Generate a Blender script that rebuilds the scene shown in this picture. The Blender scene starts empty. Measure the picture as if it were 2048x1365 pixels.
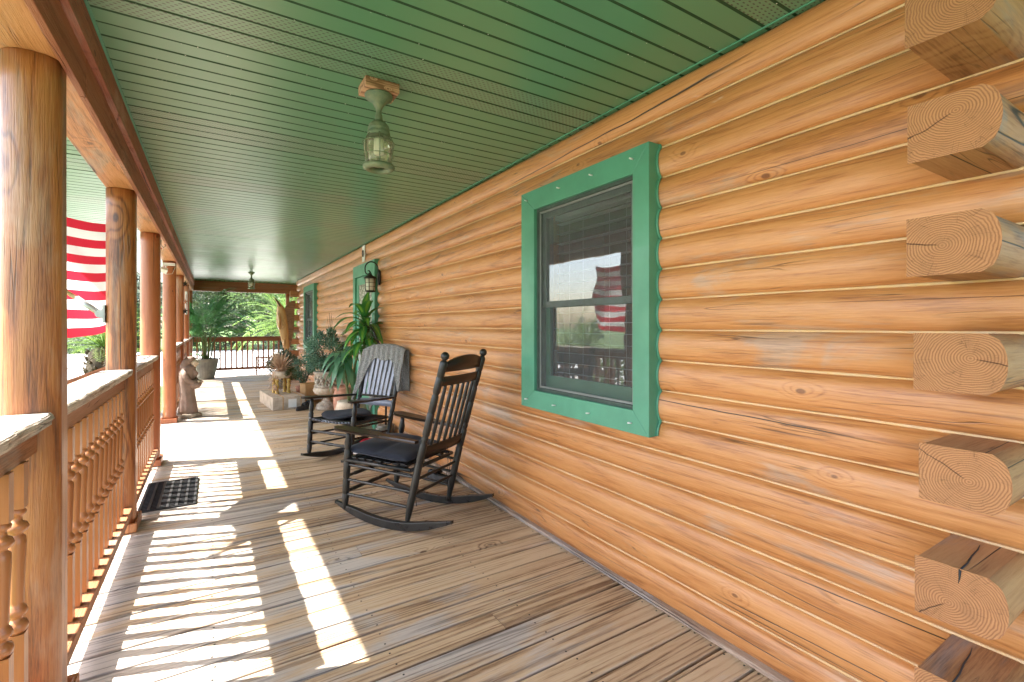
import bpy, math, random
from mathutils import Vector, Matrix
R = math.radians
rnd = random.Random(7)
scene = bpy.context.scene

# ------------------------------------------------------------ camera
cam_data = bpy.data.cameras.new('camera')
cam = bpy.data.objects.new('camera', cam_data)
scene.collection.objects.link(cam)
cam.location = (0, 0, 1.3)
cam.rotation_euler = (R(90), 0, -math.atan((1024 - 425.5) / 956.4))
cam_data.sensor_width = 36
cam_data.lens = 956.4 / 2048 * 36
cam_data.shift_y = -(682.5 - 652.2) / 2048
cam_data.clip_start = 0.05
cam_data.clip_end = 2000
scene.camera = cam

# ------------------------------------------------------------ sky, sun, exposure
SUN_DIR = Vector((1.0, -0.365, -1.28)).normalized()      # direction the light travels
world = bpy.data.worlds.new("World")
scene.world = world
world.use_nodes = True
wn = world.node_tree.nodes
sky = wn.new('ShaderNodeTexSky')
sky.sky_type = 'NISHITA'
sky.sun_disc = False
sky.sun_elevation = math.asin(-SUN_DIR.z)
sky.sun_rotation = math.atan2(-SUN_DIR.x, -SUN_DIR.y)
sky.air_density = 1.0
sky.dust_density = 2.5
world.node_tree.links.new(sky.outputs[0], wn['Background'].inputs[0])
wn['Background'].inputs[1].default_value = 0.15
sun_data = bpy.data.lights.new('sun', 'SUN')
sun_data.energy = 4.2
sun_data.angle = R(0.5)
sun_data.color = (1.0, 0.95, 0.87)
sun = bpy.data.objects.new('sun', sun_data)
scene.collection.objects.link(sun)
sun.rotation_euler = SUN_DIR.to_track_quat('-Z', 'Y').to_euler()
sun.location = (-10, 5, 12)
scene.view_settings.view_transform = 'Standard'
scene.view_settings.look = 'None'
scene.view_settings.gamma = 1
scene.view_settings.exposure = 2.55

# ------------------------------------------------------------ node helpers
class NT:
    def __init__(s, name):
        s.m = bpy.data.materials.new(name)
        s.m.use_nodes = True
        s.t = s.m.node_tree
        s.n = s.t.nodes
        s.b = s.n['Principled BSDF']
        s.out = s.n['Material Output']
    def node(s, typ, **kw):
        n = s.n.new(typ)
        for k, v in kw.items():
            setattr(n, k, v)
        return n
    def link(s, a, b):
        s.t.links.new(a, b)
    def put(s, sock, v):
        if isinstance(v, bpy.types.NodeSocket):
            s.link(v, sock)
        elif v is not None:
            sock.default_value = v
    def math(s, op, a, b=None, c=None, clamp=False):
        n = s.node('ShaderNodeMath', operation=op, use_clamp=clamp)
        s.put(n.inputs[0], a)
        s.put(n.inputs[1], b)
        s.put(n.inputs[2], c)
        return n.outputs[0]
    def vmath(s, op, a, b=None):
        n = s.node('ShaderNodeVectorMath', operation=op)
        s.put(n.inputs[0], a)
        s.put(n.inputs[1], b)
        return n.outputs[0]
    def coord(s, k='Object'):
        return s.node('ShaderNodeTexCoord').outputs[k]
    def noise(s, vec, scale, detail=2, rough=.5, dist=0.0):
        n = s.node('ShaderNodeTexNoise')
        s.put(n.inputs['Vector'], vec)
        n.inputs['Scale'].default_value = scale
        n.inputs['Detail'].default_value = detail
        n.inputs['Roughness'].default_value = rough
        n.inputs['Distortion'].default_value = dist
        return n.outputs['Fac']
    def vor(s, vec, scale, feature='F1', out='Distance'):
        n = s.node('ShaderNodeTexVoronoi', feature=feature)
        s.put(n.inputs['Vector'], vec)
        n.inputs['Scale'].default_value = scale
        return n.outputs[out]
    def mr(s, v, a, b, c=0.0, d=1.0, smooth=False):
        n = s.node('ShaderNodeMapRange', interpolation_type='SMOOTHSTEP' if smooth else 'LINEAR')
        s.put(n.inputs[0], v)
        for i, x in enumerate((a, b, c, d)):
            n.inputs[i + 1].default_value = x
        return n.outputs[0]
    def mix(s, f, a, b, mode='MIX'):
        n = s.node('ShaderNodeMix', data_type='RGBA', blend_type=mode)
        s.put(n.inputs[0], f)
        s.put(n.inputs[6], a if isinstance(a, bpy.types.NodeSocket) else (*a, 1))
        s.put(n.inputs[7], b if isinstance(b, bpy.types.NodeSocket) else (*b, 1))
        return n.outputs[2]
    def bump(s, h, strength=.3, dist=.01, normal=None):
        n = s.node('ShaderNodeBump')
        s.put(n.inputs['Height'], h)
        n.inputs['Strength'].default_value = strength
        n.inputs['Distance'].default_value = dist
        if normal is not None:
            s.link(normal, n.inputs['Normal'])
        s.link(n.outputs[0], s.b.inputs['Normal'])
        return n.outputs[0]
    def col(s, v):
        s.put(s.b.inputs['Base Color'], v if isinstance(v, bpy.types.NodeSocket) else (*v, 1))
    def rough(s, v):
        s.put(s.b.inputs['Roughness'], v)

def wood(name, light, mid, dark, axis='Y', depth='X', rings=9, knots=1.0, rough=.45, bump=.35,
         weather=None, wamt=0.0, fine=1.0, coat=0.0, cracks=1.0, ring_dark=.55, bleach=0.0, wscale=1.3, contrast=.75, kscale=1.5, gl=.45, ga=5.5, ksz=1.0, warp=.25, tone=0.0, wear=0.0):
    t = NT(name)
    co = t.coord()
    at = t.node('ShaderNodeAttribute', attribute_name='bid')
    oi = t.node('ShaderNodeObjectInfo')
    off = t.math('ADD', t.math('MULTIPLY', at.outputs['Fac'], 37.7), t.math('MULTIPLY', oi.outputs['Random'], 91.3))
    cb = t.node('ShaderNodeCombineXYZ')
    for i in range(3):
        t.put(cb.inputs[i], off)
    base = t.vmath('ADD', co, cb.outputs[0])
    def sc(along, across, deep=None):
        v = [across] * 3
        v['XYZ'.index(axis)] = along
        if deep is not None:
            v['XYZ'.index(depth)] = deep
        return t.vmath('MULTIPLY', base, tuple(v))
    wob = t.noise(sc(2.2, 4), 1, 2)
    sp = t.node('ShaderNodeSeparateXYZ')
    t.link(base, sp.inputs[0])
    ai = 'XYZ'.index(axis)
    ci = [q for q in range(3) if q != ai and q != 'XYZ'.index(depth)][0]
    kv = t.node('ShaderNodeCombineXYZ')
    t.put(kv.inputs[0], t.math('MULTIPLY', sp.outputs[ai], 1.0))
    t.put(kv.inputs[1], t.math('MULTIPLY', sp.outputs[ci], 1.9))
    vn = t.node('ShaderNodeTexVoronoi', voronoi_dimensions='2D')
    t.link(kv.outputs[0], vn.inputs['Vector'])
    vn.inputs['Scale'].default_value = kscale
    kd = vn.outputs['Distance']
    kd = t.math('ADD', kd, t.math('MULTIPLY', t.math('SUBTRACT', wob, .5), .05))
    big = t.noise(sc(gl, ga, ga), 1, 2, .45, warp)
    swirl = t.mr(kd, 0.0, .17 * ksz, 1.0, 0.0, True)
    rc = t.math('ADD', t.math('MULTIPLY', big, rings), t.math('MULTIPLY', swirl, 2.2 * knots))
    rs = t.math('SINE', t.math('MULTIPLY', rc, 6.283))
    rs = t.math('POWER', t.math('MULTIPLY_ADD', rs, .5, .5), 2.5)
    fn = t.noise(sc(9.0, 190), 1, 3, .7)
    fn2 = t.noise(sc(2.2, 46), 1, 4, .65, .2)
    patch = t.noise(sc(1.1, 4), 1, 3, .6)
    g = t.math('ADD', t.math('MULTIPLY', rs, ring_dark), t.math('MULTIPLY', t.math('SUBTRACT', fn2, .5), 1.35 * fine))
    g = t.math('ADD', g, t.math('MULTIPLY', t.math('SUBTRACT', fn, .5), 2.3 * fine))
    g = t.math('ADD', g, t.math('MULTIPLY', t.math('SUBTRACT', patch, .5), 1.5))
    if tone:
        bt = t.math('FRACT', t.math('MULTIPLY', t.math('SINE', t.math('MULTIPLY', at.outputs['Fac'], 12.9898)), 437.58))
        g = t.math('ADD', g, t.math('MULTIPLY', t.math('SUBTRACT', bt, .5), tone))
    g = t.math('MULTIPLY', g, contrast)
    c = t.mix(t.mr(g, -.25, .45), light, mid)
    c = t.mix(t.mr(g, .35, 1.05), c, dark)
    if weather:
        wm = t.noise(sc(wscale, wscale * 3.4), 1, 5, .65, .6)
        wm = t.math('ADD', wm, t.math('MULTIPLY', t.math('SUBTRACT', fn2, .5), .25))
        if wear:
            spx = t.node('ShaderNodeSeparateXYZ')
            t.link(co, spx.inputs[0])
            wm = t.math('ADD', wm, t.mr(spx.outputs[0], -.4, 1.5, wear, -wear * .45))
        wm = t.mr(wm, .62 - wamt * .3, .74 - wamt * .2, 0, 1, True)
        gc = t.mix(t.mr(g, -.1, .9), weather, tuple(x * .42 for x in weather))
        c = t.mix(t.math('MULTIPLY', wm, .85), c, gc)
    if bleach:
        bm = t.noise(sc(2.5, 9), 1, 4, .7)
        c = t.mix(t.math('MULTIPLY', t.mr(bm, .68, .80, 0, 1, True), bleach), c, (.75, .72, .68))
    # knots
    km = t.mr(kd, .016 * ksz, .036 * ksz, knots, 0.0, True)
    kc = t.mix(t.math('MULTIPLY_ADD', t.math('SINE', t.math('MULTIPLY', kd, 260)), .5, .5), tuple(x * .55 for x in dark), tuple(x * .9 for x in dark))
    c = t.mix(t.math('MULTIPLY', km, .85), c, kc)
    # cracks
    cn = t.noise(sc(.07, 6.5), 1, 0, .4, 0)
    cn2 = t.noise(sc(.9, 3), 1, 2)
    cr = t.math('SUBTRACT', 1.0, t.mr(t.math('ABSOLUTE', t.math('SUBTRACT', t.math('ADD', cn, t.math('MULTIPLY', t.math('SUBTRACT', wob, .5), .03)), .5)), .0012, .0050))
    cr = t.math('MULTIPLY', cr, t.math('MULTIPLY', t.mr(cn2, .48, .56), cracks), clamp=True)
    c3 = t.noise(sc(1.3, 34), 1, 1, .5, .1)
    ck3 = t.math('SUBTRACT', 1.0, t.mr(t.math('ABSOLUTE', t.math('SUBTRACT', c3, .5)), .004, .016))
    ck3 = t.math('MULTIPLY', ck3, t.math('MULTIPLY', t.mr(t.noise(sc(2.2, 9), 1, 2), .56, .66), .6 * min(1, cracks)), clamp=True)
    cr = t.math('MAXIMUM', cr, ck3)
    c = t.mix(cr, c, (.02, .012, .008))
    t.col(c)
    h = t.math('ADD', t.math('MULTIPLY', g, -.35), t.math('MULTIPLY', cr, -2.0))
    t.bump(h, bump, .006)
    t.rough(t.mr(fn2, .2, .8, rough - .08, rough + .12))
    t.b.inputs['Coat Weight'].default_value = coat
    t.b.inputs['Coat Roughness'].default_value = .3
    return t.m

def plain(name, col, rough=.5, metal=0.0, var=.25, scale=8, bump=0.0, bscale=60, col2=None, coat=0):
    t = NT(name)
    n = t.noise(t.coord(), scale, 4, .6)
    c2 = col2 or tuple(x * (1 - var) for x in col)
    t.col(t.mix(t.mr(n, .35, .65), col, c2))
    t.rough(t.mr(n, .3, .7, max(.02, rough - .06), min(1, rough + .08)))
    t.b.inputs['Metallic'].default_value = metal
    t.b.inputs['Coat Weight'].default_value = coat
    if bump:
        t.bump(t.noise(t.coord(), bscale, 3), bump, .004)
    return t.m

M = {}
M['log'] = wood('stained log', (.57, .262, .092), (.46, .183, .055), (.20, .066, .020), 'Y', 'X', rings=12, rough=.37,
                bump=.4, weather=(.50, .31, .20), wamt=.24, coat=.25, ring_dark=.55, bleach=.6, contrast=.74, gl=.3, kscale=1.25, ksz=.7, fine=1.0, tone=.35)
M['logx'] = wood('stained log gable', (.46, .23, .095), (.36, .16, .06), (.16, .06, .02), 'X', 'Y', rings=7, rough=.68,
                 bump=.4, weather=(.30, .22, .18), wamt=.35, coat=0, contrast=.8)
M['post'] = wood('stained post', (.40, .155, .045), (.30, .095, .025), (.10, .03, .009), 'Z', 'Y', rings=8, gl=.4, ksz=1.5, rough=.38,
                 bump=.55, coat=.2, ring_dark=.6, weather=(.46, .25, .14), wamt=.3, contrast=1.0, cracks=1.5)
M['post_red'] = wood('stained post red', (.41, .135, .05), (.33, .095, .032), (.20, .06, .025), 'Z', 'Y', rings=5, rough=.4,
                 bump=.4, coat=.15, ring_dark=.4, weather=(.50, .30, .2), wamt=.2, contrast=.75)
M['rail'] = wood('stained rail', (.38, .165, .075), (.29, .115, .045), (.14, .05, .02), 'Y', 'X', rings=5, rough=.6,
                 bump=.7, weather=(.36, .26, .2), wamt=.35)
M['railx'] = wood('stained rail x', (.34, .12, .05), (.26, .085, .03), (.13, .04, .015), 'X', 'Y', rings=5, rough=.5,
                 bump=.5, weather=(.28, .17, .12), wamt=.1)
M['beam'] = wood('stained beam', (.62, .27, .12), (.52, .21, .08), (.22, .08, .03), 'Y', 'Z', rings=9, rough=.45,
                 bump=.5, weather=(.5, .33, .25), wamt=.25, coat=.1, contrast=.85)
M['beam_red'] = wood('red board', (.38, .125, .06), (.29, .085, .04), (.15, .04, .018), 'Y', 'X', rings=4, rough=.55,
                 bump=.8, weather=(.46, .24, .17), wamt=.3, fine=1.3)
M['cap'] = wood('weathered cap', (.62, .54, .45), (.46, .36, .28), (.16, .10, .07), 'Y', 'Z', rings=6, rough=.8,
                bump=1.4, weather=(.58, .53, .48), wamt=.6, fine=1.5, cracks=1.6)
M['spindle'] = wood('spindle wood', (.38, .145, .042), (.31, .105, .028), (.26, .09, .025), 'Z', 'Y', rings=4, rough=.38,
                bump=.15, coat=.3, knots=.0, cracks=0, contrast=.5)
M['deck'] = wood('deck boards', (.60, .445, .29), (.48, .325, .195), (.15, .075, .035), 'X', 'Z', rings=13, rough=.5,
                 bump=.8, weather=(.56, .51, .47), wamt=.44, fine=.9, ring_dark=.85, cracks=.5, contrast=.80, kscale=.9, gl=.16, ga=8, ksz=.6, warp=.1, wscale=1.0, tone=.75, wear=.16)
M['deck_trim'] = wood('deck trim', (.50, .38, .29), (.38, .27, .20), (.14, .08, .06), 'Y', 'X', rings=6, rough=.7,
                 bump=.9, weather=(.42, .37, .35), wamt=.6, fine=1.4)
M['block'] = wood('raw block', (.62, .36, .22), (.52, .28, .16), (.2, .09, .04), 'X', 'Y', rings=14, rough=.7, bump=.6, ring_dark=1.0, contrast=1.1, kscale=8)
M['fish'] = wood('carved pine', (.62, .38, .16), (.52, .28, .10), (.24, .10, .03), 'Z', 'Y', rings=7, rough=.35, coat=.4, cracks=0, knots=.5)
M['sail'] = wood('carved fin', (.30, .16, .075), (.21, .10, .045), (.14, .06, .02), 'X', 'Y', rings=14, rough=.5, bump=1.2, cracks=0, ring_dark=1.0)

def endgrain(t_w=.0020):
    t = NT('end grain')
    co = t.coord()
    oi = t.node('ShaderNodeObjectInfo')
    rd = oi.outputs['Random']
    sp = t.node('ShaderNodeSeparateXYZ')
    t.link(co, sp.inputs[0])
    oy = t.math('MULTIPLY_ADD', rd, .05, -.03)
    y = t.math('SUBTRACT', sp.outputs[1], oy)
    z = t.math('MULTIPLY', t.math('SUBTRACT', sp.outputs[2], t.math('MULTIPLY_ADD', t.math('FRACT', t.math('MULTIPLY', rd, 7.3)), .05, -.02)), 1.12)
    seed = t.node('ShaderNodeCombineXYZ')
    t.put(seed.inputs[0], t.math('MULTIPLY', rd, 55))
    ns = t.noise(t.vmath('ADD', co, seed.outputs[0]), 14, 3, .55)
    r = t.math('SQRT', t.math('ADD', t.math('MULTIPLY', y, y), t.math('MULTIPLY', z, z)))
    r = t.math('MULTIPLY', r, t.math('MULTIPLY_ADD', ns, .34, .83))
    rr = t.math('POWER', t.math('MULTIPLY_ADD', t.math('SINE', t.math('MULTIPLY', r, 6.283 / .0058)), .5, .5), 1.6)
    r2 = t.math('MULTIPLY_ADD', t.math('SINE', t.math('MULTIPLY', r, 6.283 / .0019)), .5, .5)
    fine = t.noise(co, 420, 2)
    g = t.math('ADD', t.math('MULTIPLY', rr, .62), t.math('ADD', t.math('MULTIPLY', r2, .12), t.math('MULTIPLY', fine, .35)))
    c = t.mix(t.mr(g, .1, 1.05), (.47, .225, .095), (.20, .076, .028))
    pt = t.noise(t.vmath('ADD', co, seed.outputs[0]), 22, 3)
    c = t.mix(t.mr(pt, .52, .72, 0, .45), c, (.30, .14, .06))
    ang = t.math('ARCTAN2', y, z)
    cb = t.node('ShaderNodeCombineXYZ')
    t.put(cb.inputs[0], t.math('MULTIPLY', t.math('COSINE', ang), 3.4))
    t.put(cb.inputs[1], t.math('MULTIPLY', t.math('SINE', ang), 3.4))
    t.put(cb.inputs[2], t.math('MULTIPLY_ADD', r, 7, t.math('MULTIPLY', rd, 31)))
    an = t.noise(cb.outputs[0], 1.6, 1)
    ck = t.math('SUBTRACT', 1.0, t.mr(t.math('ABSOLUTE', t.math('SUBTRACT', an, .5)), .002, .010))
    ck = t.math('MULTIPLY', ck, t.math('MULTIPLY', t.mr(r, .004, .02), t.mr(pt, .45, .55)), clamp=True)
    a0 = t.math('MULTIPLY_ADD', rd, 12.0, -6.0)
    da = t.math('SUBTRACT', t.math('FRACT', t.math('MULTIPLY', t.math('SUBTRACT', t.math('ADD', ang, t.math('MULTIPLY', t.math('SUBTRACT', ns, .5), .35)), a0), .15915)), .5)
    sp2 = t.math('SUBTRACT', 1.0, t.mr(t.math('MULTIPLY', t.math('ABSOLUTE', da), t.math('MULTIPLY', r, 6.283)), .0004, t_w))
    sp2 = t.math('MULTIPLY', sp2, t.mr(r, .006, .02), clamp=True)
    ck = t.math('MAXIMUM', t.math('MULTIPLY', ck, .4), sp2)
    c = t.mix(t.math('MULTIPLY', ck, .85), c, (.05, .02, .01))
    t.col(c)
    t.rough(.8)
    t.bump(t.math('ADD', t.math('MULTIPLY', g, -.5), t.math('MULTIPLY', ck, -2)), .6, .003)
    return t.m
M['end'] = endgrain()

def soffit(vent):
    t = NT('soffit vented' if vent else 'soffit')
    co = t.coord()
    n = t.noise(co, 1.6, 4, .6)
    n2 = t.noise(t.vmath('MULTIPLY', co, (1.5, 40, 1)), 1, 2)
    at = t.node('ShaderNodeAttribute', attribute_name='bid')
    v = t.math('FRACT', t.math('MULTIPLY', at.outputs['Fac'], 12.9898))
    c = t.mix(t.mr(n, .3, .7), (.078, .235, .128), (.09, .24, .122))
    c = t.mix(t.math('MULTIPLY', v, .35), c, (.10, .25, .14))
    sm = t.noise(co, 9, 5, .7)
    c = t.mix(t.mr(sm, .62, .80, 0, .12), c, (.25, .34, .25))
    h = t.math('MULTIPLY', n2, .15)
    if vent:
        sp = t.node('ShaderNodeSeparateXYZ')
        t.link(co, sp.inputs[0])
        row = t.math('MULTIPLY', sp.outputs[1], 1 / .0145)
        ri = t.math('FLOOR', row)
        xx = t.math('MULTIPLY_ADD', sp.outputs[0], 1 / .024, t.math('MULTIPLY', ri, .5))
        fx = t.math('SUBTRACT', t.math('FRACT', xx), .5)
        fy = t.math('SUBTRACT', t.math('FRACT', row), .5)
        d = t.math('ADD', t.math('MULTIPLY', t.math('MULTIPLY', fx, fx), 5.0), t.math('MULTIPLY', t.math('MULTIPLY', fy, fy), 9.0))
        hole = t.mr(d, .28, .42, 1, 0)
        c = t.mix(.16, c, (.30, .33, .26))
        c = t.mix(t.math('MULTIPLY', hole, .95), c, (.02, .018, .01))
        h = t.math('SUBTRACT', h, t.math('MULTIPLY', hole, 1.0))
    t.col(c)
    t.rough(t.mr(n, .3, .7, .28, .36))
    t.b.inputs['Coat Weight'].default_value = .4
    t.b.inputs['Coat Roughness'].default_value = .28
    t.bump(t.math('ADD', h, t.math('MULTIPLY', t.noise(t.vmath('MULTIPLY', co, (1.2, 9, 1)), 1, 0), .5)), .35, .004)
    return t.m
M['soffit'] = soffit(False)
M['soffit_vent'] = soffit(True)
M['green'] = plain('green trim paint', (.085, .30, .19), .42, var=.18, scale=4, bump=.12, bscale=35, coat=.1)
M['green_dark'] = plain('dark green paint', (.02, .10, .05), .45, var=.2)
M['groove'] = plain('soffit groove', (.02, .07, .03), .6)
M['chink'] = plain('log caulk', (.66, .44, .20), .5, var=.2, scale=30, bump=.4, bscale=80, col2=(.62, .44, .26))
M['sash'] = plain('dark sash', (.045, .075, .06), .5, var=.3, scale=20)
M['track'] = plain('grey track', (.20, .21, .20), .5, var=.2)
M['blind'] = plain('white blind', (.75, .75, .72), .5, var=.05)
M['room'] = plain('room wall', (.30, .26, .21), .9)
M['black'] = plain('black paint', (.009, .009, .010), .30, var=.3, scale=14, bump=.12, bscale=90, col2=(.022, .021, .019))
M['black_worn'] = plain('worn black paint', (.009, .0095, .0095), .36, var=.3, scale=22, bump=.2, bscale=120, col2=(.020, .020, .018))
M['brown_black'] = plain('brown black paint', (.024, .011, .007), .32, var=.4, scale=9)
M['slat_grey'] = plain('slat grey with painted sheen', (.26, .28, .35), .3, var=.25, scale=10)  # pale grey stands in for reflections on black slats; cord wrapping shares it
M['rubber'] = plain('black rubber', (.02, .02, .022), .6, var=.3, bump=.3)
M['iron'] = plain('dark iron', (.03, .026, .022), .45, metal=.4, var=.3)
M['verdigris'] = plain('aged brass', (.20, .22, .13), .65, metal=.1, scale=24, col2=(.10, .155, .10), bump=.4, bscale=90)
M['frost'] = plain('frosted glass', (.62, .60, .48), .35, var=.15, scale=12)
M['bulbw'] = plain('lamp glass', (.78, .78, .70), .3, var=.1)
M['white'] = plain('white plastic', (.78, .77, .74), .45, var=.08)
M['stone'] = plain('cast stone', (.50, .43, .34), .85, var=.4, scale=18, bump=.6, bscale=60, col2=(.24, .19, .14))
M['stone_tan'] = plain('tan stone', (.60, .50, .38), .8, scale=14, bump=.5, bscale=50, col2=(.42, .32, .22))
M['statue'] = plain('statue resin', (.26, .18, .14), .75, scale=10, bump=.3, bscale=40, col2=(.20, .14, .11))
M['potgrey'] = plain('grey glaze', (.20, .20, .165), .5, scale=6, col2=(.13, .13, .11), bump=.2)
M['terracotta'] = plain('terracotta', (.52, .24, .15), .75, var=.25, scale=8)
M['gold'] = plain('gold paint', (.58, .38, .10), .4, metal=.3, var=.3, scale=30)
M['card'] = plain('brown card', (.55, .32, .13), .8, var=.15, scale=5)
M['parcel'] = plain('marbled wrap', (.56, .47, .37), .7, scale=9, col2=(.36, .29, .22), bump=.2)
M['paper'] = plain('paper', (.80, .80, .78), .6, var=.05)
M['dirt'] = plain('potting soil', (.05, .035, .02), .95, var=.3)
M['steel'] = plain('cast aluminium', (.50, .50, .50), .4, metal=.4, var=.2)
M['poleb'] = plain('pole', (.62, .50, .30), .35, metal=.3, var=.2)
M['trunk'] = plain('bark', (.13, .095, .06), .9, scale=12, bump=1.0, bscale=30, col2=(.06, .045, .03))
M['cane'] = plain('green cane', (.16, .20, .07), .6, scale=20, col2=(.10, .13, .05))
M['darkcane'] = plain('dark cane', (.045, .032, .025), .7, var=.4)

def fabric(name, c1, c2, scale=400, rough=.8, bump=.25):
    t = NT(name)
    co = t.coord()
    n = t.noise(co, 9, 4)
    w = t.noise(co, scale, 2)
    t.col(t.mix(t.mr(t.math('ADD', t.math('MULTIPLY', n, .6), t.math('MULTIPLY', w, .5)), .35, .75), c1, c2))
    t.rough(rough)
    t.b.inputs['Sheen Weight'].default_value = .05
    t.bump(t.math('ADD', n, t.math('MULTIPLY', w, .4)), bump, .006)
    return t.m
M['cushion'] = fabric('navy cushion', (.008, .010, .018), (.020, .026, .045), 300)
def blanket():
    t = NT('knit throw')
    co = t.coord()
    v = t.vor(co, 85)
    n = t.noise(co, 70, 3, .7)
    g = t.math('ADD', t.math('MULTIPLY', v, .6), t.math('MULTIPLY', n, .7))
    t.col(t.mix(t.mr(g, .30, .95), (.10, .10, .098), (.33, .32, .30)))
    t.rough(.95)
    t.bump(g, .9, .008)
    return t.m
M['blanket'] = blanket()

def leafmat(name, c1, c2, rough=.5, trans=.35, stripe=None, scale=6):
    t = NT(name)
    co = t.coord()
    at = t.node('ShaderNodeAttribute', attribute_name='bid')
    n = t.noise(co, scale, 3)
    v = t.math('ADD', t.math('MULTIPLY', n, .7), t.math('MULTIPLY', at.outputs['Fac'], .5))
    c = t.mix(t.mr(v, .3, .85), c1, c2)
    if stripe:
        uvn = t.node('ShaderNodeAttribute', attribute_name='lu')
        m = t.mr(t.math('ABSOLUTE', uvn.outputs['Fac']), .15, .5, 1, 0, True)
        c = t.mix(t.math('MULTIPLY', m, .8), c, stripe)
    t.col(c)
    t.rough(rough)
    tr = t.node('ShaderNodeBsdfTranslucent')
    t.link(c, tr.inputs[0])
    mx = t.node('ShaderNodeMixShader')
    mx.inputs[0].default_value = trans
    t.link(t.b.outputs[0], mx.inputs[1])
    t.link(tr.outputs[0], mx.inputs[2])
    t.link(mx.outputs[0], t.out.inputs[0])
    return t.m
M['leaf_dark'] = leafmat('dark leaf', (.05, .10, .035), (.12, .19, .06))
M['leaf_olive'] = leafmat('olive leaf', (.055, .085, .04), (.13, .17, .07))
M['leaf_grey'] = leafmat('grey green leaf', (.12, .155, .11), (.27, .31, .24))
M['leaf_lime'] = leafmat('lime leaf', (.10, .20, .025), (.28, .38, .06))
M['leaf_juniper'] = leafmat('juniper leaf', (.05, .15, .10), (.16, .30, .20), trans=.2)
M['leaf_juniper_dark'] = leafmat('dark juniper leaf', (.035, .08, .05), (.11, .16, .11), trans=.2)
M['leaf_draca'] = leafmat('broad leaf', (.03, .16, .035), (.07, .27, .06), rough=.3, trans=.25, stripe=(.22, .42, .05))
M['leaf_draca2'] = leafmat('pale broad leaf', (.06, .19, .09), (.16, .32, .18), rough=.4, trans=.25)
M['leaf_areca'] = leafmat('areca leaf', (.08, .27, .09), (.20, .42, .16), trans=.5)
M['leaf_date'] = leafmat('palm frond', (.12, .24, .04), (.30, .44, .09), trans=.4)
M['leaf_dry'] = leafmat('dried leaf', (.42, .25, .15), (.62, .44, .30), trans=.2)
M['leaf_drygrey'] = leafmat('dead frond', (.12, .09, .06), (.22, .17, .11), trans=.1)

def lawn():
    t = NT('lawn grass')
    co = t.coord()
    n = t.noise(co, .5, 4)
    n2 = t.noise(co, 45, 4, .7)
    c = t.mix(t.mr(n, .35, .65), (.075, .15, .03), (.14, .21, .05))
    c = t.mix(t.mr(n2, .4, .7, 0, .6), c, (.03, .06, .012))
    t.col(c)
    t.rough(.9)
    t.bump(n2, .8, .05)
    return t.m
def concrete():
    t = NT('pale concrete')
    co = t.coord()
    n = t.noise(co, .8, 5)
    n2 = t.noise(co, 60, 3)
    c = t.mix(t.mr(n, .3, .7), (.68, .66, .62), (.58, .56, .52))
    c = t.mix(t.mr(n2, .4, .7, 0, .25), c, (.3, .28, .25))
    t.col(c)
    t.rough(.85)
    return t.m
M['lawn'] = lawn()
M['concrete'] = concrete()

def glassmat(name, refl, tint=(.75, .8, .78), rough=.01):
    t = NT(name)
    tp = t.node('ShaderNodeBsdfTransparent')
    tp.inputs[0].default_value = (*tint, 1)
    gl = t.node('ShaderNodeBsdfGlossy')
    gl.inputs['Roughness'].default_value = rough
    gl.inputs['Color'].default_value = (.92, .95, .97, 1)
    fr = t.node('ShaderNodeFresnel')
    fr.inputs[0].default_value = refl
    mx = t.node('ShaderNodeMixShader')
    t.link(fr.outputs[0], mx.inputs[0])
    t.link(tp.outputs[0], mx.inputs[1])
    t.link(gl.outputs[0], mx.inputs[2])
    t.link(mx.outputs[0], t.out.inputs[0])
    nz = t.noise(t.coord(), 5, 2)
    bp = t.node('ShaderNodeBump')
    bp.inputs['Strength'].default_value = .06
    bp.inputs['Distance'].default_value = .01
    t.link(nz, bp.inputs['Height'])
    t.link(bp.outputs[0], gl.inputs['Normal'])
    return t.m
M['glass'] = glassmat('window glass', 2.6)
def seeded():
    m_ = glassmat('seeded lamp glass', 1.5, (.9, .9, .82), .08)
    nt = m_.node_tree
    mx = nt.nodes.new('ShaderNodeMixShader'); df = nt.nodes.new('ShaderNodeBsdfDiffuse')
    df.inputs[0].default_value = (.78, .70, .52, 1)
    mx.inputs[0].default_value = .16
    out = nt.nodes['Material Output']
    src = out.inputs[0].links[0].from_socket
    nt.links.new(src, mx.inputs[1]); nt.links.new(df.outputs[0], mx.inputs[2]); nt.links.new(mx.outputs[0], out.inputs[0])
    return m_
M['lampglass'] = seeded()
def screenmat():
    t = NT('insect screen')
    tp = t.node('ShaderNodeBsdfTransparent')
    mx = t.node('ShaderNodeMixShader')
    t.col((.20, .21, .22))
    t.rough(.7)
    mx.inputs[0].default_value = .70
    n = t.noise(t.coord(), 3, 1)
    t.link(t.mr(n, .2, .8, .20, .26), mx.inputs[0])
    t.link(tp.outputs[0], mx.inputs[1])
    t.link(t.b.outputs[0], mx.inputs[2])
    t.link(mx.outputs[0], t.out.inputs[0])
    return t.m
M['screen'] = screenmat()
def clothmat(name, col):
    t = NT(name)
    n = t.noise(t.coord(), 300, 2)
    c = t.mix(t.mr(n, .3, .7, 0, .12), col, tuple(x * .6 for x in col))
    t.col(c)
    t.rough(.7)
    tr = t.node('ShaderNodeBsdfTranslucent')
    t.link(c, tr.inputs[0])
    mx = t.node('ShaderNodeMixShader')
    mx.inputs[0].default_value = .5
    t.link(t.b.outputs[0], mx.inputs[1])
    t.link(tr.outputs[0], mx.inputs[2])
    t.link(mx.outputs[0], t.out.inputs[0])
    return t.m
M['flag_red'] = clothmat('red cloth', (.62, .025, .05))
M['flag_white'] = clothmat('white cloth', (.85, .83, .82))
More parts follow.
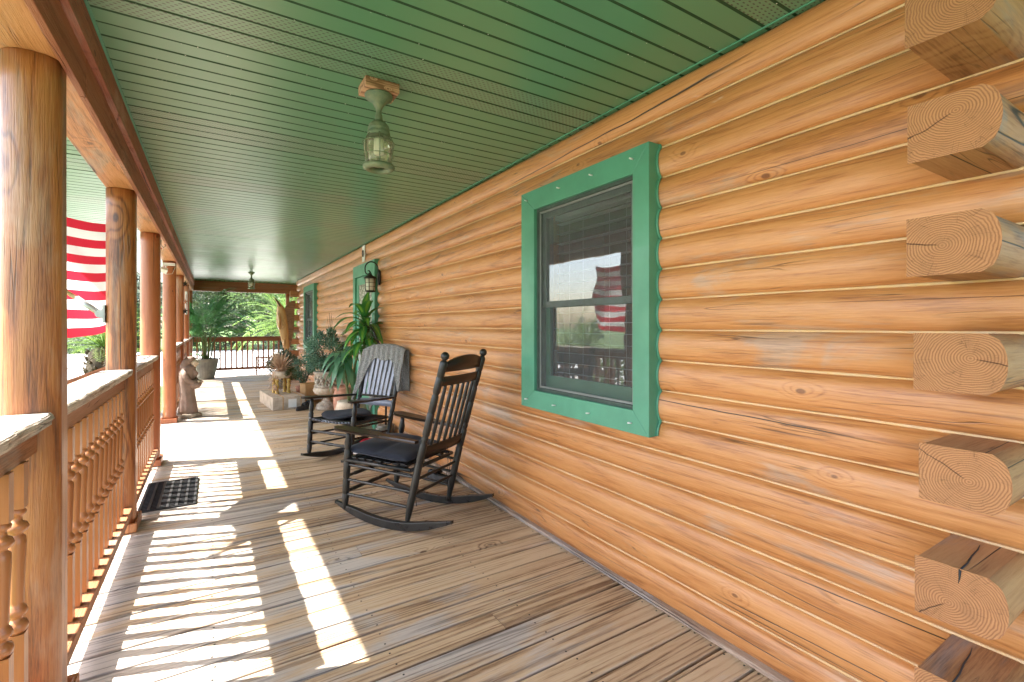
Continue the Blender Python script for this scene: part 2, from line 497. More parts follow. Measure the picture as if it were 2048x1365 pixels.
M['flag_blue'] = clothmat('blue cloth', (.03, .04, .18))
M['etched'] = plain('etched glass', (.16, .17, .14), .25, scale=22, col2=(.42, .42, .36))
M['door_panel'] = plain('grey door panel', (.36, .37, .34), .5, var=.1)
M['window_dim'] = plain('closed shade', (.20, .18, .19), .6, var=.1)

# ------------------------------------------------------------ mesh builder
def frame_of(d):
    d = Vector(d).normalized()
    a = Vector((0, 0, 1)) if abs(d.z) < .9 else Vector((1, 0, 0))
    u = d.cross(a).normalized()
    return u, u.cross(d).normalized()

class MB:
    def __init__(s):
        s.v, s.f, s.m, s.s, s.b, s.lu = [], [], [], [], [], []
        s.mat = 0
        s.bid = 0.0
    def vert(s, p, lu=0.0):
        s.v.append(tuple(p))
        s.b.append(s.bid)
        s.lu.append(lu)
        return len(s.v) - 1
    def face(s, idx, smooth=False):
        s.f.append(tuple(idx))
        s.m.append(s.mat)
        s.s.append(smooth)
    def poly(s, pts, smooth=False):
        s.face([s.vert(p) for p in pts], smooth)
    def box(s, x0, x1, y0, y1, z0, z1, mtx=None):
        c = [(x, y, z) for z in (z0, z1) for y in (y0, y1) for x in (x0, x1)]
        if mtx is not None:
            c = [mtx @ Vector(p) for p in c]
        i = [s.vert(p) for p in c]
        for q in ((0, 2, 3, 1), (4, 5, 7, 6), (0, 1, 5, 4), (2, 6, 7, 3), (0, 4, 6, 2), (1, 3, 7, 5)):
            s.face([i[k] for k in q])
        return s
    def tube(s, pts, rad, n=12, cap=True, smooth=True, squash=None):
        pts = [Vector(p) for p in pts]
        if not hasattr(rad, '__len__'):
            rad = [rad] * len(pts)
        u = None
        rings = []
        for k, p in enumerate(pts):
            d = pts[min(k + 1, len(pts) - 1)] - pts[max(k - 1, 0)]
            if u is None:
                u, w = frame_of(d)
            else:
                d = d.normalized()
                u = (u - d * u.dot(d)).normalized()
                w = d.cross(u).normalized() * -1
                w = u.cross(d).normalized()
            sq = squash or (1, 1)
            rings.append([s.vert(p + u * (rad[k] * sq[0] * math.cos(2 * math.pi * j / n)) + w * (rad[k] * sq[1] * math.sin(2 * math.pi * j / n))) for j in range(n)])
        for a, b in zip(rings, rings[1:]):
            for j in range(n):
                s.face((a[j], b[j], b[(j + 1) % n], a[(j + 1) % n]), smooth)
        if cap:
            s.face(rings[0], False)
            s.face(rings[-1][::-1], False)
        return s
    def turned(s, p0, p1, prof, n=12):
        p0, p1 = Vector(p0), Vector(p1)
        L = (p1 - p0)
        return s.tube([p0 + L * t for t, r in prof], [r for t, r in prof], n)
    def lathe(s, prof, c=(0, 0, 0), n=24, fn=None):
        rings = []
        for r, z in prof:
            ring = []
            for j in range(n):
                a = 2 * math.pi * j / n
                k = fn(a, z) if fn else 1.0
                ring.append(s.vert((c[0] + r * k * math.cos(a), c[1] + r * k * math.sin(a), c[2] + z)))
            rings.append(ring)
        for a, b in zip(rings, rings[1:]):
            for j in range(n):
                s.face((a[j], a[(j + 1) % n], b[(j + 1) % n], b[j]), True)
        s.face(rings[0][::-1])
        s.face(rings[-1])
        return s
    def ball(s, c, r, n=12, sc=(1, 1, 1)):
        prof = [(max(1e-4, math.sin(math.pi * k / n)), -math.cos(math.pi * k / n)) for k in range(n + 1)]
        st = len(s.v)
        s.lathe([(a * r, b * r) for a, b in prof], (0, 0, 0), n)
        for i in range(st, len(s.v)):
            x, y, z = s.v[i]
            s.v[i] = (c[0] + x * sc[0], c[1] + y * sc[1], c[2] + z * sc[2])
        return s
    def grid(s, fn, nu, nv, smooth=True, mfn=None):
        ids = [[s.vert(fn(i / nu, j / nv)) for j in range(nv + 1)] for i in range(nu + 1)]
        for i in range(nu):
            for j in range(nv):
                if mfn:
                    s.mat = mfn((i + .5) / nu, (j + .5) / nv)
                s.face((ids[i][j], ids[i + 1][j], ids[i + 1][j + 1], ids[i][j + 1]), smooth)
        return s
    def leaf(s, base, d, length, width, droop=.5, seg=4, fold=.0, up=Vector((0, 0, 1)), shape=1.0):
        base, d = Vector(base), Vector(d).normalized()
        side = d.cross(up)
        if side.length < .05:
            side = Vector((1, 0, 0))
        side.normalize()
        s.bid = rnd.random()
        p = base.copy()
        prev = None
        for k in range(seg + 1):
            t = k / seg
            w = width * (math.sin(math.pi * min(1, (t * .9 + .1)) ** shape) if t < 1 else .02)
            a = s.vert(p - side * w * .5 + Vector((0, 0, fold * w)), -1)
            m = s.vert(p, 0)
            b = s.vert(p + side * w * .5 + Vector((0, 0, fold * w)), 1)
            if prev:
                s.face((prev[0], a, m, prev[1]), True)
                s.face((prev[1], m, b, prev[2]), True)
            prev = (a, m, b)
            d = (d + Vector((0, 0, -droop / seg))).normalized()
            p = p + d * (length / seg)
        return s
    def build(s, name, mat, parent=None, bevel=0, thick=0, loc=None, col=None):
        me = bpy.data.meshes.new(name)
        me.from_pydata(s.v, [], s.f)
        for m in (mat if isinstance(mat, (list, tuple)) else [mat]):
            me.materials.append(M[m] if isinstance(m, str) else m)
        me.polygons.foreach_set('material_index', s.m)
        me.polygons.foreach_set('use_smooth', s.s)
        a = me.attributes.new('bid', 'FLOAT', 'POINT')
        a.data.foreach_set('value', s.b)
        a = me.attributes.new('lu', 'FLOAT', 'POINT')
        a.data.foreach_set('value', s.lu)
        me.update()
        o = bpy.data.objects.new(name, me)
        scene.collection.objects.link(o)
        if parent:
            o.parent = parent
        if loc:
            o.location = loc
        if thick:
            md = o.modifiers.new('thickness', 'SOLIDIFY')
            md.thickness = thick
            md.offset = 0
        if bevel:
            md = o.modifiers.new('bevel', 'BEVEL')
            md.width = bevel
            md.segments = 2
            md.limit_method = 'ANGLE'
            md.angle_limit = R(50)
        return o

def tag(o, label=None, cat=None, group=None, kind=None):
    if label: o['label'] = label
    if cat: o['category'] = cat
    if group: o['group'] = group
    if kind: o['kind'] = kind
    return o

def thing(name, loc, label, cat, group=None, rz=0):
    o = bpy.data.objects.new(name, None)
    o.empty_display_size = .1
    scene.collection.objects.link(o)
    o.location = loc
    o.rotation_euler = (0, 0, rz)
    return tag(o, label, cat, group)

def copy_tree(o, parent=None):
    c = o.copy()
    scene.collection.objects.link(c)
    c.parent = parent
    for ch in list(o.children):
        copy_tree(ch, c)
    return c

XW, CZ, LH = 1.79, 2.42, 2.42 / 17
BULGE = .034
WALL_END = 12.65

# ------------------------------------------------------------ ground
m = MB(); m.poly([(-400, -400, -.55), (400, -400, -.55), (400, 400, -.55), (-400, 400, -.55)])
tag(m.build('lawn', 'lawn'), kind='structure')
m = MB()
m.poly([(-16, -14, -.546), (-6.0, -14, -.546), (-6.0, 18.2, -.546), (24, 18.2, -.546), (24, 42, -.546), (-16, 42, -.546)])
tag(m.build('driveway', 'concrete'), kind='structure')

# ------------------------------------------------------------ deck
m = MB()
pitch = .141
k = -18
while 1.333 + k * pitch < 14.42:
    y0 = 1.333 + k * pitch
    m.bid = rnd.random() * 3 + k * .37
    sag = [rnd.uniform(-.0012, .0012) for _ in range(2)]
    g0, g1 = .0054 + rnd.uniform(-.001, .0018), .0054 + rnd.uniform(-.001, .0018)
    xe = XW + .02 if y0 < 12.75 else 6.0
    # a board can be butted from two lengths
    js = [(-.66, xe)]
    if k % 7 == 3 and xe < 3:
        js = [(-.66, .95 + rnd.uniform(-.5, .5))]
        js.append((js[0][1] + .003, xe))
    for (xa, xb) in js:
        m.bid += .61
        nn = 10
        prev = None
        for q in range(nn + 1):
            x = xa + (xb - xa) * q / nn
            w1, w2 = math.sin(x * 3.1 + k) * .0009, math.sin(x * 2.3 + k * 2) * .0009
            cz = math.sin(x * 1.7 + k * 1.3) * .001 + sag[0]
            ids = [m.vert((x, y0 + g0 + w1, -.036)), m.vert((x, y0 + g0 + w1, -.003 + cz)), m.vert((x, y0 + g0 + .004 + w1, cz)),
                   m.vert((x, y0 + pitch - g1 - .004 + w2, cz)), m.vert((x, y0 + pitch - g1 + w2, -.003 + cz)), m.vert((x, y0 + pitch - g1 + w2, -.036))]
            if prev:
                for a in range(5):
                    m.face((prev[a], ids[a], ids[a + 1], prev[a + 1]))
            else:
                m.face(ids)
            prev = ids
        m.face(prev[::-1])
    k += 1
tag(m.build('deck', 'deck'), kind='structure')
m = MB()
for x in (-.55, 0.0, .6, 1.2, 1.72):
    m.box(x - .02, x + .02, -1.1, 14.35, -.18, -.037)
m.box(-.645, -.605, -1.2, 14.4, -.25, -.0375)
m.box(-.6, 6, 14.37, 14.41, -.25, -.038)
for y in (-1, 2.1, 5.6, 9, 12, 14.2):
    for x in (-.5, .7, 1.7):
        m.box(x - .07, x + .07, y - .07, y + .07, -.55, -.1805)
tag(m.build('deck_frame', 'deck_trim'), kind='structure')
# screws in the boards
m = MB()
for kk in range(-6, 60):
    y0 = 1.333 + kk * pitch
    for x in (-.55, .0, .6, 1.2, 1.72):
        for dy in (.03, .11):
            cx, cy = x + rnd.uniform(-.008, .008), y0 + dy + rnd.uniform(-.006, .006)
            ids = [m.vert((cx + .0046 * math.cos(a * 1.047), cy + .0046 * math.sin(a * 1.047), .0016)) for a in range(6)]
            m.face(ids)
tag(m.build('deck_screws', 'iron'), kind='stuff')

# ------------------------------------------------------------ porch ceiling
m = MB()
sp_, y = .0985, 1.405 - .0985 * 26
i = -26
X0, X1 = -1.335, XW + .03
Y_END = 13.6
while y < Y_END:
    vent = (i - 5) % 12 in (0, 1, 2)
    m.bid = rnd.random()
    g = .0125
    m.mat = 1 if vent else 0
    x0, x1 = X0, (X1 if y < 12.6 else 6.0)
    jig = rnd.uniform(-.0012, .0012)
    m.poly([(x0, y + g, CZ + jig), (x0, y + sp_, CZ + jig), (x1, y + sp_, CZ), (x1, y + g, CZ)])
    m.mat = 2
    m.poly([(x0, y, CZ + .011), (x0, y + g, CZ + jig), (x1, y + g, CZ), (x1, y, CZ + .011)])
    m.poly([(x0, y, CZ), (x0, y, CZ + .011), (x1, y, CZ + .011), (x1, y, CZ)])
    y += sp_
    i += 1
# last strip of the ceiling, boards the other way
x = X0
while x < 6:
    m.bid = rnd.random()
    m.mat = 0
    m.poly([(x + .01, y, CZ), (x + .01, 15.3, CZ), (x + sp_, 15.3, CZ), (x + sp_, y, CZ)])
    m.mat = 2
    m.poly([(x, y, CZ + .011), (x, 15.3, CZ + .011), (x + .01, 15.3, CZ), (x + .01, y, CZ)])
    x += sp_
ceil = tag(m.build('ceiling', ['soffit', 'soffit_vent', 'groove']), kind='structure')
m = MB()
m.box(-1.335, 6, -1.3, 15.3, CZ + .02, CZ + .14)
m.poly([(-1.37, -1.3, CZ + .14), (6, -1.3, CZ + 2.6), (6, 15.34, CZ + 2.6), (-1.37, 15.34, CZ + .14)])
m.box(-1.37, -1.3355, -1.3, 15.34, CZ - .015, CZ + .142)
m.box(-1.335, 6, 15.3005, 15.34, CZ - .02, CZ + .142)
tag(m.build('roof', 'green_dark'), kind='structure')
# j-channel
m = MB()
m.box(XW - .042, XW - .034, -.05, WALL_END, CZ - .005, CZ - .0005)
m.box(-.374, -.364, -1.2, 14.1, CZ - .008, CZ - .0005)
tag(m.build('ceiling_trim', 'green'), kind='structure')
# cobweb and insect specks caught on the soffit seams
m = MB()
for _ in range(900):
    sx = rnd.uniform(-.38, 1.74)
    ii = rnd.randint(0, 75)
    sy = 1.405 - .0985 * 8 + .0985 * ii + rnd.choice((-.001, .011)) + rnd.gauss(0, .004)
    r = rnd.uniform(.0012, .0034)
    p = Vector((sx, sy, CZ - .0015))
    q = [p + Vector((rnd.uniform(-r, r) * 1.6, rnd.uniform(-r, r), rnd.uniform(-r, 0))) for _ in range(4)]
    ids = [m.vert(a) for a in q]
    for f in ((0, 1, 2), (0, 1, 3), (1, 2, 3), (0, 2, 3)):
        m.face([ids[a] for a in f])
tag(m.build('ceiling_specks', 'paper'), kind='stuff')

# ------------------------------------------------------------ log cabin
cabin = thing('log_cabin', (XW, 0, 0), 'log cabin wall of orange stained logs running the length of the porch', 'house')
def dprof(n=10):
    return [(-BULGE * math.sqrt(max(0, 1 - (2 * t / n - 1) ** 2 * .985)) , t / n) for t in range(n + 1)]
openings = [(1.60, 2.49, .86, 2.08), (6.05, 7.01, -1, 2.05), (10.2, 11.35, .86, 2.08)]
def log_mesh(y0, y1, z0, mb):
    n = max(1, int((y1 - y0) / .22))
    h = LH - .003
    prev = None
    for q in range(n + 1):
        y = y0 + (y1 - y0) * q / n
        wob = .0022 * math.sin(y * 2.1 + z0 * 40) + .0014 * math.sin(y * 5.3 + z0 * 70)
        ids = [mb.vert((.0 + .13, y, z0 + .0015))]
        for dx, t in dprof():
            ids.append(mb.vert((dx + wob * (1 if 0 < t < 1 else .3), y, z0 + .0015 + h * t)))
        ids.append(mb.vert((.13, y, z0 + .0015 + h)))
        if prev:
            for a in range(len(ids) - 1):
                mb.face((prev[a], prev[a + 1], ids[a + 1], ids[a]), 0 < a < len(ids) - 2)
        else:
            mb.face(ids)
        prev = ids
    mb.face(prev[::-1])
for c in range(17):
    z0 = CZ - LH * (c + 1)
    even = c % 2 == 0
    ya, yb = (.492, WALL_END - .16) if (even and c > 0) else (.10, WALL_END + .22)
    segs = [(ya, yb)]
    for (oa, ob, za, zb) in openings:
        if z0 + LH > za and z0 < zb:
            ns = []
            for a, b in segs:
                if a < oa and b > ob:
                    ns += [(a, oa), (ob, b)]
                else:
                    ns.append((a, b))
            segs = ns
    mb = MB()
    mb.bid = c * 1.37 + .2
    for a, b in segs:
        mb.bid += .71
        log_mesh(a, b, z0, mb)
    mb.build('log', 'log', cabin)
# caulk lines
mb = MB()
for c in range(1, 17):
    z = CZ - LH * c
    segs = [(.12, WALL_END + .1)]
    for (oa, ob, za, zb) in openings:
        if za < z < zb:
            ns = []
            for a, b in segs:
                ns += [(a, oa), (ob, b)] if a < oa and b > ob else [(a, b)]
            segs = ns
    for a, b in segs:
        nn = int((b - a) / .12) + 1
        pts, rr = [], []
        for q in range(nn + 1):
            y = a + (b - a) * q / nn
            pts.append((-.0055, y, z + .0008 * math.sin(y * 7 + c)))
            rr.append(.0046 + .0010 * math.sin(y * 11 + c * 2) + rnd.uniform(-.0006, .0006))
        mb.tube(pts, rr, 8, squash=(1, 1))
mb.build('caulk', 'chink', cabin)
# crossing log ends at the near corner and the far corner
faceX = {2: 1.468, 4: 1.484, 6: 1.478, 8: 1.522, 10: 1.556, 12: 1.530, 14: 1.528, 16: 1.53, 0: 1.47}
def log_end(c, ycen, sgn, xf, z0, back=3.2):
    # flat side towards the porch wall, rounded side away from the house; origin at the pith
    mb = MB()
    h = LH - .004
    fl, bul = .134, .032
    prof = [(0, 0)] + [(fl + bul * math.sqrt(max(0, 1 - (2 * t / 10 - 1) ** 2)), h * t / 10) for t in range(11)] + [(0, h)]
    cen = Vector((xf, ycen, z0 + LH / 2))
    ring0 = [mb.vert((0, sgn * a + 0 - sgn * .08, b - h / 2)) for a, b in prof]
    ring1 = [mb.vert((back - xf, sgn * a - sgn * .08, b - h / 2)) for a, b in prof]
    n = len(prof)
    mb.mat = 0
    for a in range(n):
        b = (a + 1) % n
        mb.face((ring0[a], ring0[b], ring1[b], ring1[a]), 0 < a < n - 2)
    mb.mat = 1
    mb.face(ring0)
    return mb.build('log_end', ['logx', 'end'], cabin, loc=(cen.x - XW, cen.y + sgn * .08, cen.z), bevel=.003)
for c in range(2, 17, 2):
    log_end(c, .490, -1, faceX[c], CZ - LH * (c + 1))
    log_end(c, WALL_END - .158, 1, 1.56 + rnd.uniform(-.02, .02), CZ - LH * (c + 1))
for c in range(1, 17, 2):
    log_end(c, .490, -1, XW + .132, CZ - LH * (c + 1))
    log_end(c, WALL_END - .158, 1, XW + .132, CZ - LH * (c + 1))
# two split checks in the near ends
for c, dy in ((14, -.07), (12, -.085)):
    mb = MB()
    z = CZ - LH * c - .0015
    x0 = faceX[c] - XW
    pts = [(x0, .49 + dy, z + .0002), (x0 + .06, .49 + dy + .002, z + .0002), (x0 + .12, .49 + dy + .009, z + .0002), (x0 + .18, .49 + dy + .012, z + .0002), (x0 + .22, .49 + dy + .018, z + .0002)]
    mb.tube(pts, [.0024, .0022, .002, .0016, .0006], 6)
    mb.tube([(x0 - .0004, .49 + dy, z), (x0 - .0004, .49 + dy + .001, z - .02), (x0 - .0004, .49 + dy + .003, z - .034)], [.003, .0018, .0004], 6)
    mb.build('split', 'rubber', cabin)
# trim board at the foot of the wall
mb = MB(); mb.box(-.058, -.02, -.1, 6.0, .0025, .024); mb.box(-.058, -.02, 7.06, WALL_END, .0025, .024)
mb.build('base_board', 'deck_trim', cabin, bevel=.004)

# ---- window 1
def window(y0, y1, z0, z1, iy0, iy1, iz0, iz1, shaded=False, clips=True):
    F = -.09
    w = MB()
    X = lambda a: a
    # casing: four boards, mitred
    def board(a, b, c_, d):
        pts = [a, b, c_, d]
        f = [w.vert((F, y, z)) for y, z in pts]
        bk = [w.vert((F + .078, y, z)) for y, z in pts]
        w.face(f[::-1])
        for q in range(4):
            w.face((f[q], f[(q + 1) % 4], bk[(q + 1) % 4], bk[q]))
    e = .0006
    board((y0, z0), (iy0, iz0), (iy0, iz1), (y0, z1))
    board((y1, z0), (y1, z1), (iy1, iz1), (iy1, iz0))
    board((y0 + e, z1), (iy0 + e, iz1), (iy1 - e, iz1), (y1 - e, z1))
    board((y0 + e, z0), (y1 - e, z0), (iy1 - e, iz0), (iy0 + e, iz0))
    win = w.build('window', 'green', cabin, bevel=.002)
    # side fillers cut to the curve of the logs
    for ys in (y0, y1):
        sc = MB()
        s_ = 1 if ys == y0 else -1
        ya, yb = ys + s_ * .004, ys + s_ * .018
        nz = 90
        prev = None
        for q in range(nz + 1):
            z = z0 + .003 + (z1 - z0 - .006) * q / nz
            t = ((CZ - z) / LH) % 1
            dx = -BULGE * math.sqrt(max(0, 1 - (2 * t - 1) ** 2 * .985)) - .0025
            ids = [sc.vert((F + .002, ya, z)), sc.vert((dx + .006, ya, z)), sc.vert((dx + .006, yb, z))]
            if prev:
                for a in range(2):
                    sc.face((prev[a], prev[a + 1], ids[a + 1], ids[a]))
            prev = ids
        sc.build('side_filler', 'green_dark', win)
    for ys in (y0, y1):
        sc = MB()
        s_ = 1 if ys == y0 else -1
        pts = []
        for q in range(181):
            z = z0 + .004 + (z1 - z0 - .008) * q / 180
            t = ((CZ - z) / LH) % 1
            dx = -BULGE * math.sqrt(max(0, 1 - (2 * t - 1) ** 2 * .985)) - .004
            pts.append((dx, ys - s_ * .003, z))
        sc.tube(pts, .0065, 6)
        sc.build('caulk_bead', 'green', win)
    # jamb and sash
    j = MB()
    j.box(F + .02, .05, iy0 - .001, iy0 + .018, iz0, iz1)
    j.box(F + .02, .05, iy1 - .018, iy1 + .001, iz0, iz1)
    j.box(F + .02, .05, iy0 + .0185, iy1 - .0185, iz1 - .018, iz1 + .001)
    j.box(F + .02, .05, iy0 + .0185, iy1 - .0185, iz0 - .001, iz0 + .018)
    j.build('frame', 'sash', win, bevel=.0015)
    a, b, c_, d = iy0 + .019, iy1 - .019, iz0 + .019, iz1 - .019
    tr = MB()
    tr.box(F + .03, F + .036, a, a + .012, c_, d); tr.box(F + .03, F + .036, b - .012, b, c_, d)
    tr.box(F + .03, F + .036, a + .0125, b - .0125, c_, c_ + .012); tr.box(F + .03, F + .036, a + .0125, b - .0125, d - .012, d)
    tr.build('track', 'track', win)
    mid = (c_ + d) / 2 - .03
    # upper sash (outer) and lower sash (inner)
    for nm, (xa, xb, za, zb) in {'upper': (F + .05, F + .072, mid - .018, d), 'lower': (F + .078, F + .10, c_, mid + .022)}.items():
        s1 = MB()
        t_ = .04
        s1.box(xa, xb, a, a + t_, za, zb); s1.box(xa, xb, b - t_, b, za, zb)
        s1.box(xa, xb, a + t_ + .0003, b - t_ - .0003, za, za + (.036 if nm == 'upper' else .075))
        s1.box(xa, xb, a + t_ + .0003, b - t_ - .0003, zb - .042, zb)
        so = s1.build('sash', 'sash' if nm == 'upper' else 'green_dark', win, bevel=.002)
        g = MB()
        xm = (xa + xb) / 2
        g.poly([(xm, a + t_ - .004, za + .03), (xm, a + t_ - .004, zb - .04), (xm, b - t_ + .004, zb - .04), (xm, b - t_ + .004, za + .03)])
        g.build('pane', 'glass', win)
    g = MB(); g.poly([(F + .038, a, c_), (F + .038, a, d), (F + .038, b, d), (F + .038, b, c_)]); g.build('insect_screen', 'screen', win)
    if shaded:
        g = MB(); g.box(.03, .034, a, b, c_, d); g.build('closed_shade', 'window_dim', win)
    else:
        bl = MB()
        z = c_ + .09
        while z < d - .05:
            bl.box(.052, .092, a + .03, b - .03, z, z + .0018, Matrix.Translation((.072, 0, z)) @ Matrix.Rotation(R(4), 4, 'Y') @ Matrix.Translation((-.072, 0, -z)))
            z += .062
        for yy in (.2, .36, .64, .80):
            y = a + (b - a) * yy
            bl.tube([(.05, y, c_ + .05), (.05, y, d)], .0012, 5)
        bl.box(.045, .10, a + .02, b - .02, d - .045, d - .002)
        bl.build('blind', 'blind', win)
        rm = MB()
        for q in [((.95, a - .5, .3), (.95, b + .5, .3), (.95, b + .5, 2.3), (.95, a - .5, 2.3)),
                  ((.13, a - .5, .3), (.95, a - .5, .3), (.95, a - .5, 2.3), (.13, a - .5, 2.3)),
                  ((.13, b + .5, .3), (.95, b + .5, .3), (.95, b + .5, 2.3), (.13, b + .5, 2.3)),
                  ((.13, a - .5, .3), (.95, a - .5, .3), (.95, b + .5, .3), (.13, b + .5, .3)),
                  ((.13, a - .5, 2.3), (.95, a - .5, 2.3), (.95, b + .5, 2.3), (.13, b + .5, 2.3)),
                  ((.131, a - .5, .3), (.131, a - .5, 2.3), (.131, a, 2.3), (.131, a, .3)),
                  ((.131, b, .3), (.131, b, 2.3), (.131, b + .5, 2.3), (.131, b + .5, .3)),
                  ((.131, a, .3), (.131, a, c_), (.131, b, c_), (.131, b, .3)),
                  ((.131, a, d), (.131, a, 2.3), (.131, b, 2.3), (.131, b, d))]:
            rm.poly(q)
        rm.build('room', 'room', win)
    if clips:
        for zz, ys in ((z1 - .055, (.09, .36, .62, .93)), (z0 + .05, (.1, .38, .66, .93))):
            for t in ys:
                cl = MB()
                y = y0 + (y1 - y0) * t
                cl.tube([(F - .0, y, zz), (F - .022, y + .004, zz + .002)], .0042, 8)
                cl.build('clip', 'white', win)
    return win
window(1.53, 2.603, .785, 2.15, 1.631, 2.458, .897, 2.027)
window(10.13, 11.42, .785, 2.15, 10.26, 11.29, .897, 2.03, shaded=True, clips=False)

# ---- door
dr = MB()
dr.box(-.075, -.0, 5.99, 6.10, 0.003, 2.14); dr.box(-.075, -.0, 6.96, 7.07, 0.003, 2.14); dr.box(-.0745, -.0, 6.1005, 6.9595, 1.98, 2.1395)
door = dr.build('door', 'green', cabin, bevel=.003)
st = MB()
st.box(-.05, -.02, 6.105, 6.20, .02, 1.975); st.box(-.05, -.02, 6.86, 6.955, .02, 1.975)
st.box(-.05, -.02, 6.2003, 6.8597, 1.87, 1.975); st.box(-.05, -.02, 6.2003, 6.8597, .02, .62)
st.build('storm_frame', 'green', door, bevel=.003)
st = MB(); st.box(-.040, -.036, 6.2003, 6.8597, .62, 1.87); st.build('etched_pane', 'etched', door)
st = MB(); st.box(-.054, -.0502, 6.22, 6.84, .70, .95); st.build('kick_panel', 'door_panel', door, bevel=.002)
st = MB(); st.tube([(-.05, 6.16, 1.35), (-.09, 6.16, 1.34), (-.09, 6.16, 1.08), (-.05, 6.16, 1.07)], .009, 8); st.box(-.056, -.0502, 6.14, 6.18, 1.0, 1.42)
st.build('handle', 'iron', door)

# ------------------------------------------------------------ posts
def make_post(name_mat, label, X, Y, seed, base=True, r=.080, top=2.165):
    p = thing('porch_post', (X, Y, 0), label, 'post', 'porch posts')
    mb = MB()
    mb.bid = seed
    n = 40
    flat = r * .9
    rings = []
    nz = 24
    for q in range(nz + 1):
        z = .001 + (top - .0015) * q / nz
        ring = []
        for j in range(n):
            a = 2 * math.pi * j / n
            rr = r * (1 + .012 * math.sin(z * 2.1 + seed) + .010 * math.sin(3 * a + z * 1.3 + seed) + .006 * math.sin(7 * a + z * 4))
            x, y = rr * math.cos(a), rr * math.sin(a)
            x = min(x, flat)
            ring.append(mb.vert((x, y, z)))
        rings.append(ring)
    for a, b in zip(rings, rings[1:]):
        for j in range(n):
            k2 = (j + 1) % n
            onflat = all(abs(mb.v[v][0] - flat) < 1e-5 for v in (a[j], a[k2]))
            mb.face((a[j], a[k2], b[k2], b[j]), not onflat)
    mb.face(rings[0][::-1]); mb.face(rings[-1])
    mb.build('post_log', name_mat, p)
    if base:
        b = MB()
        for x0, x1, y0, y1 in ((-.10, .088, -.125, -.1065), (-.10, .088, .1065, .125), (.0725, .088, -.106, .106), (-.10, -.086, -.106, .106)):
            b.box(x0, x1, y0, y1, .0025, .062)
        b.build('base_trim', name_mat, p, bevel=.006)
    return p
posts = [(2.15, 'post', 'thick round log post with a knot and long crack, nearest of the porch posts'),
         (3.92, 'post', 'straight grained log post with the flag bracket on its outer side'),
         (5.60, 'post_red', 'reddish log post at the near side of the steps opening, left of the hook'),
         (7.92, 'post_red', 'reddish log post with the white floodlight, beside the hooded statue'),
         (9.95, 'post_red', 'log post hung with metal stars, beyond the statue'),
         (12.2, 'post_red', 'thin looking log post with the thermometer, second from the far corner'),
         (14.2, 'post_red', 'corner log post where the side railing meets the end railing')]
PX = -.492
P = []
for i_, (y, mt, lb) in enumerate(posts):
    P.append(make_post(mt, lb, PX, y, i_ * 1.9 + .4))
make_post('post_red', 'log post at the far end of the porch behind the carved fish', 1.72, 14.2, 17.3, r=.05, base=False)

# ------------------------------------------------------------ roof beams
bm = thing('roof_beam', (0, 0, 0), 'long stained roof beam resting on the round porch posts', 'beam')
mb = MB()
prof = [(-.41, 2.165)] + [(-.52 - .115 * math.sin(math.pi * t / 8) ** .7 if t else -.52, 2.165 + (.254 * t / 8)) for t in range(9)] + [(-.41, 2.419)]
prof = [(-.42, 2.166), (-.565, 2.166), (-.582, 2.19), (-.592, 2.25), (-.592, 2.34), (-.58, 2.40), (-.565, 2.419), (-.42, 2.419)]
prev = None
for q in range(40):
    y = -1.25 + q * (15.55 / 39)
    ids = [mb.vert((x, y, z)) for x, z in prof]
    if prev:
        for a in range(8):
            mb.face((prev[a], ids[a], ids[(a + 1) % 8], prev[(a + 1) % 8]))
    else:
        mb.face(ids)
    prev = ids
mb.face(prev[::-1])
mb.build('beam_log', 'beam', bm)
cuts = [-1.25, 2.35, 5.9, 9.6, 14.05]
for a, b in zip(cuts, cuts[1:]):
    mb = MB(); mb.bid = a; mb.box(-.4195, -.398, a + .002, b - .002, 2.150, 2.295); mb.build('lower_board', 'beam_red', bm, bevel=.002)
cuts = [-1.25, 3.4, 6.6, 10.4, 14.05]
for a, b in zip(cuts, cuts[1:]):
    mb = MB(); mb.bid = a; mb.box(-.4195, -.375, a + .002, b - .002, 2.2955, 2.4185); mb.build('upper_board', 'beam_red', bm, bevel=.002)
bm2 = thing('roof_beam', (0, 14.2, 0), 'roof beam across the far end of the porch above the palms', 'beam')
mb = MB(); mb.box(-.40, 6, -.09, .07, 2.166, 2.419); mb.build('beam_log', 'railx', bm2, bevel=.006)

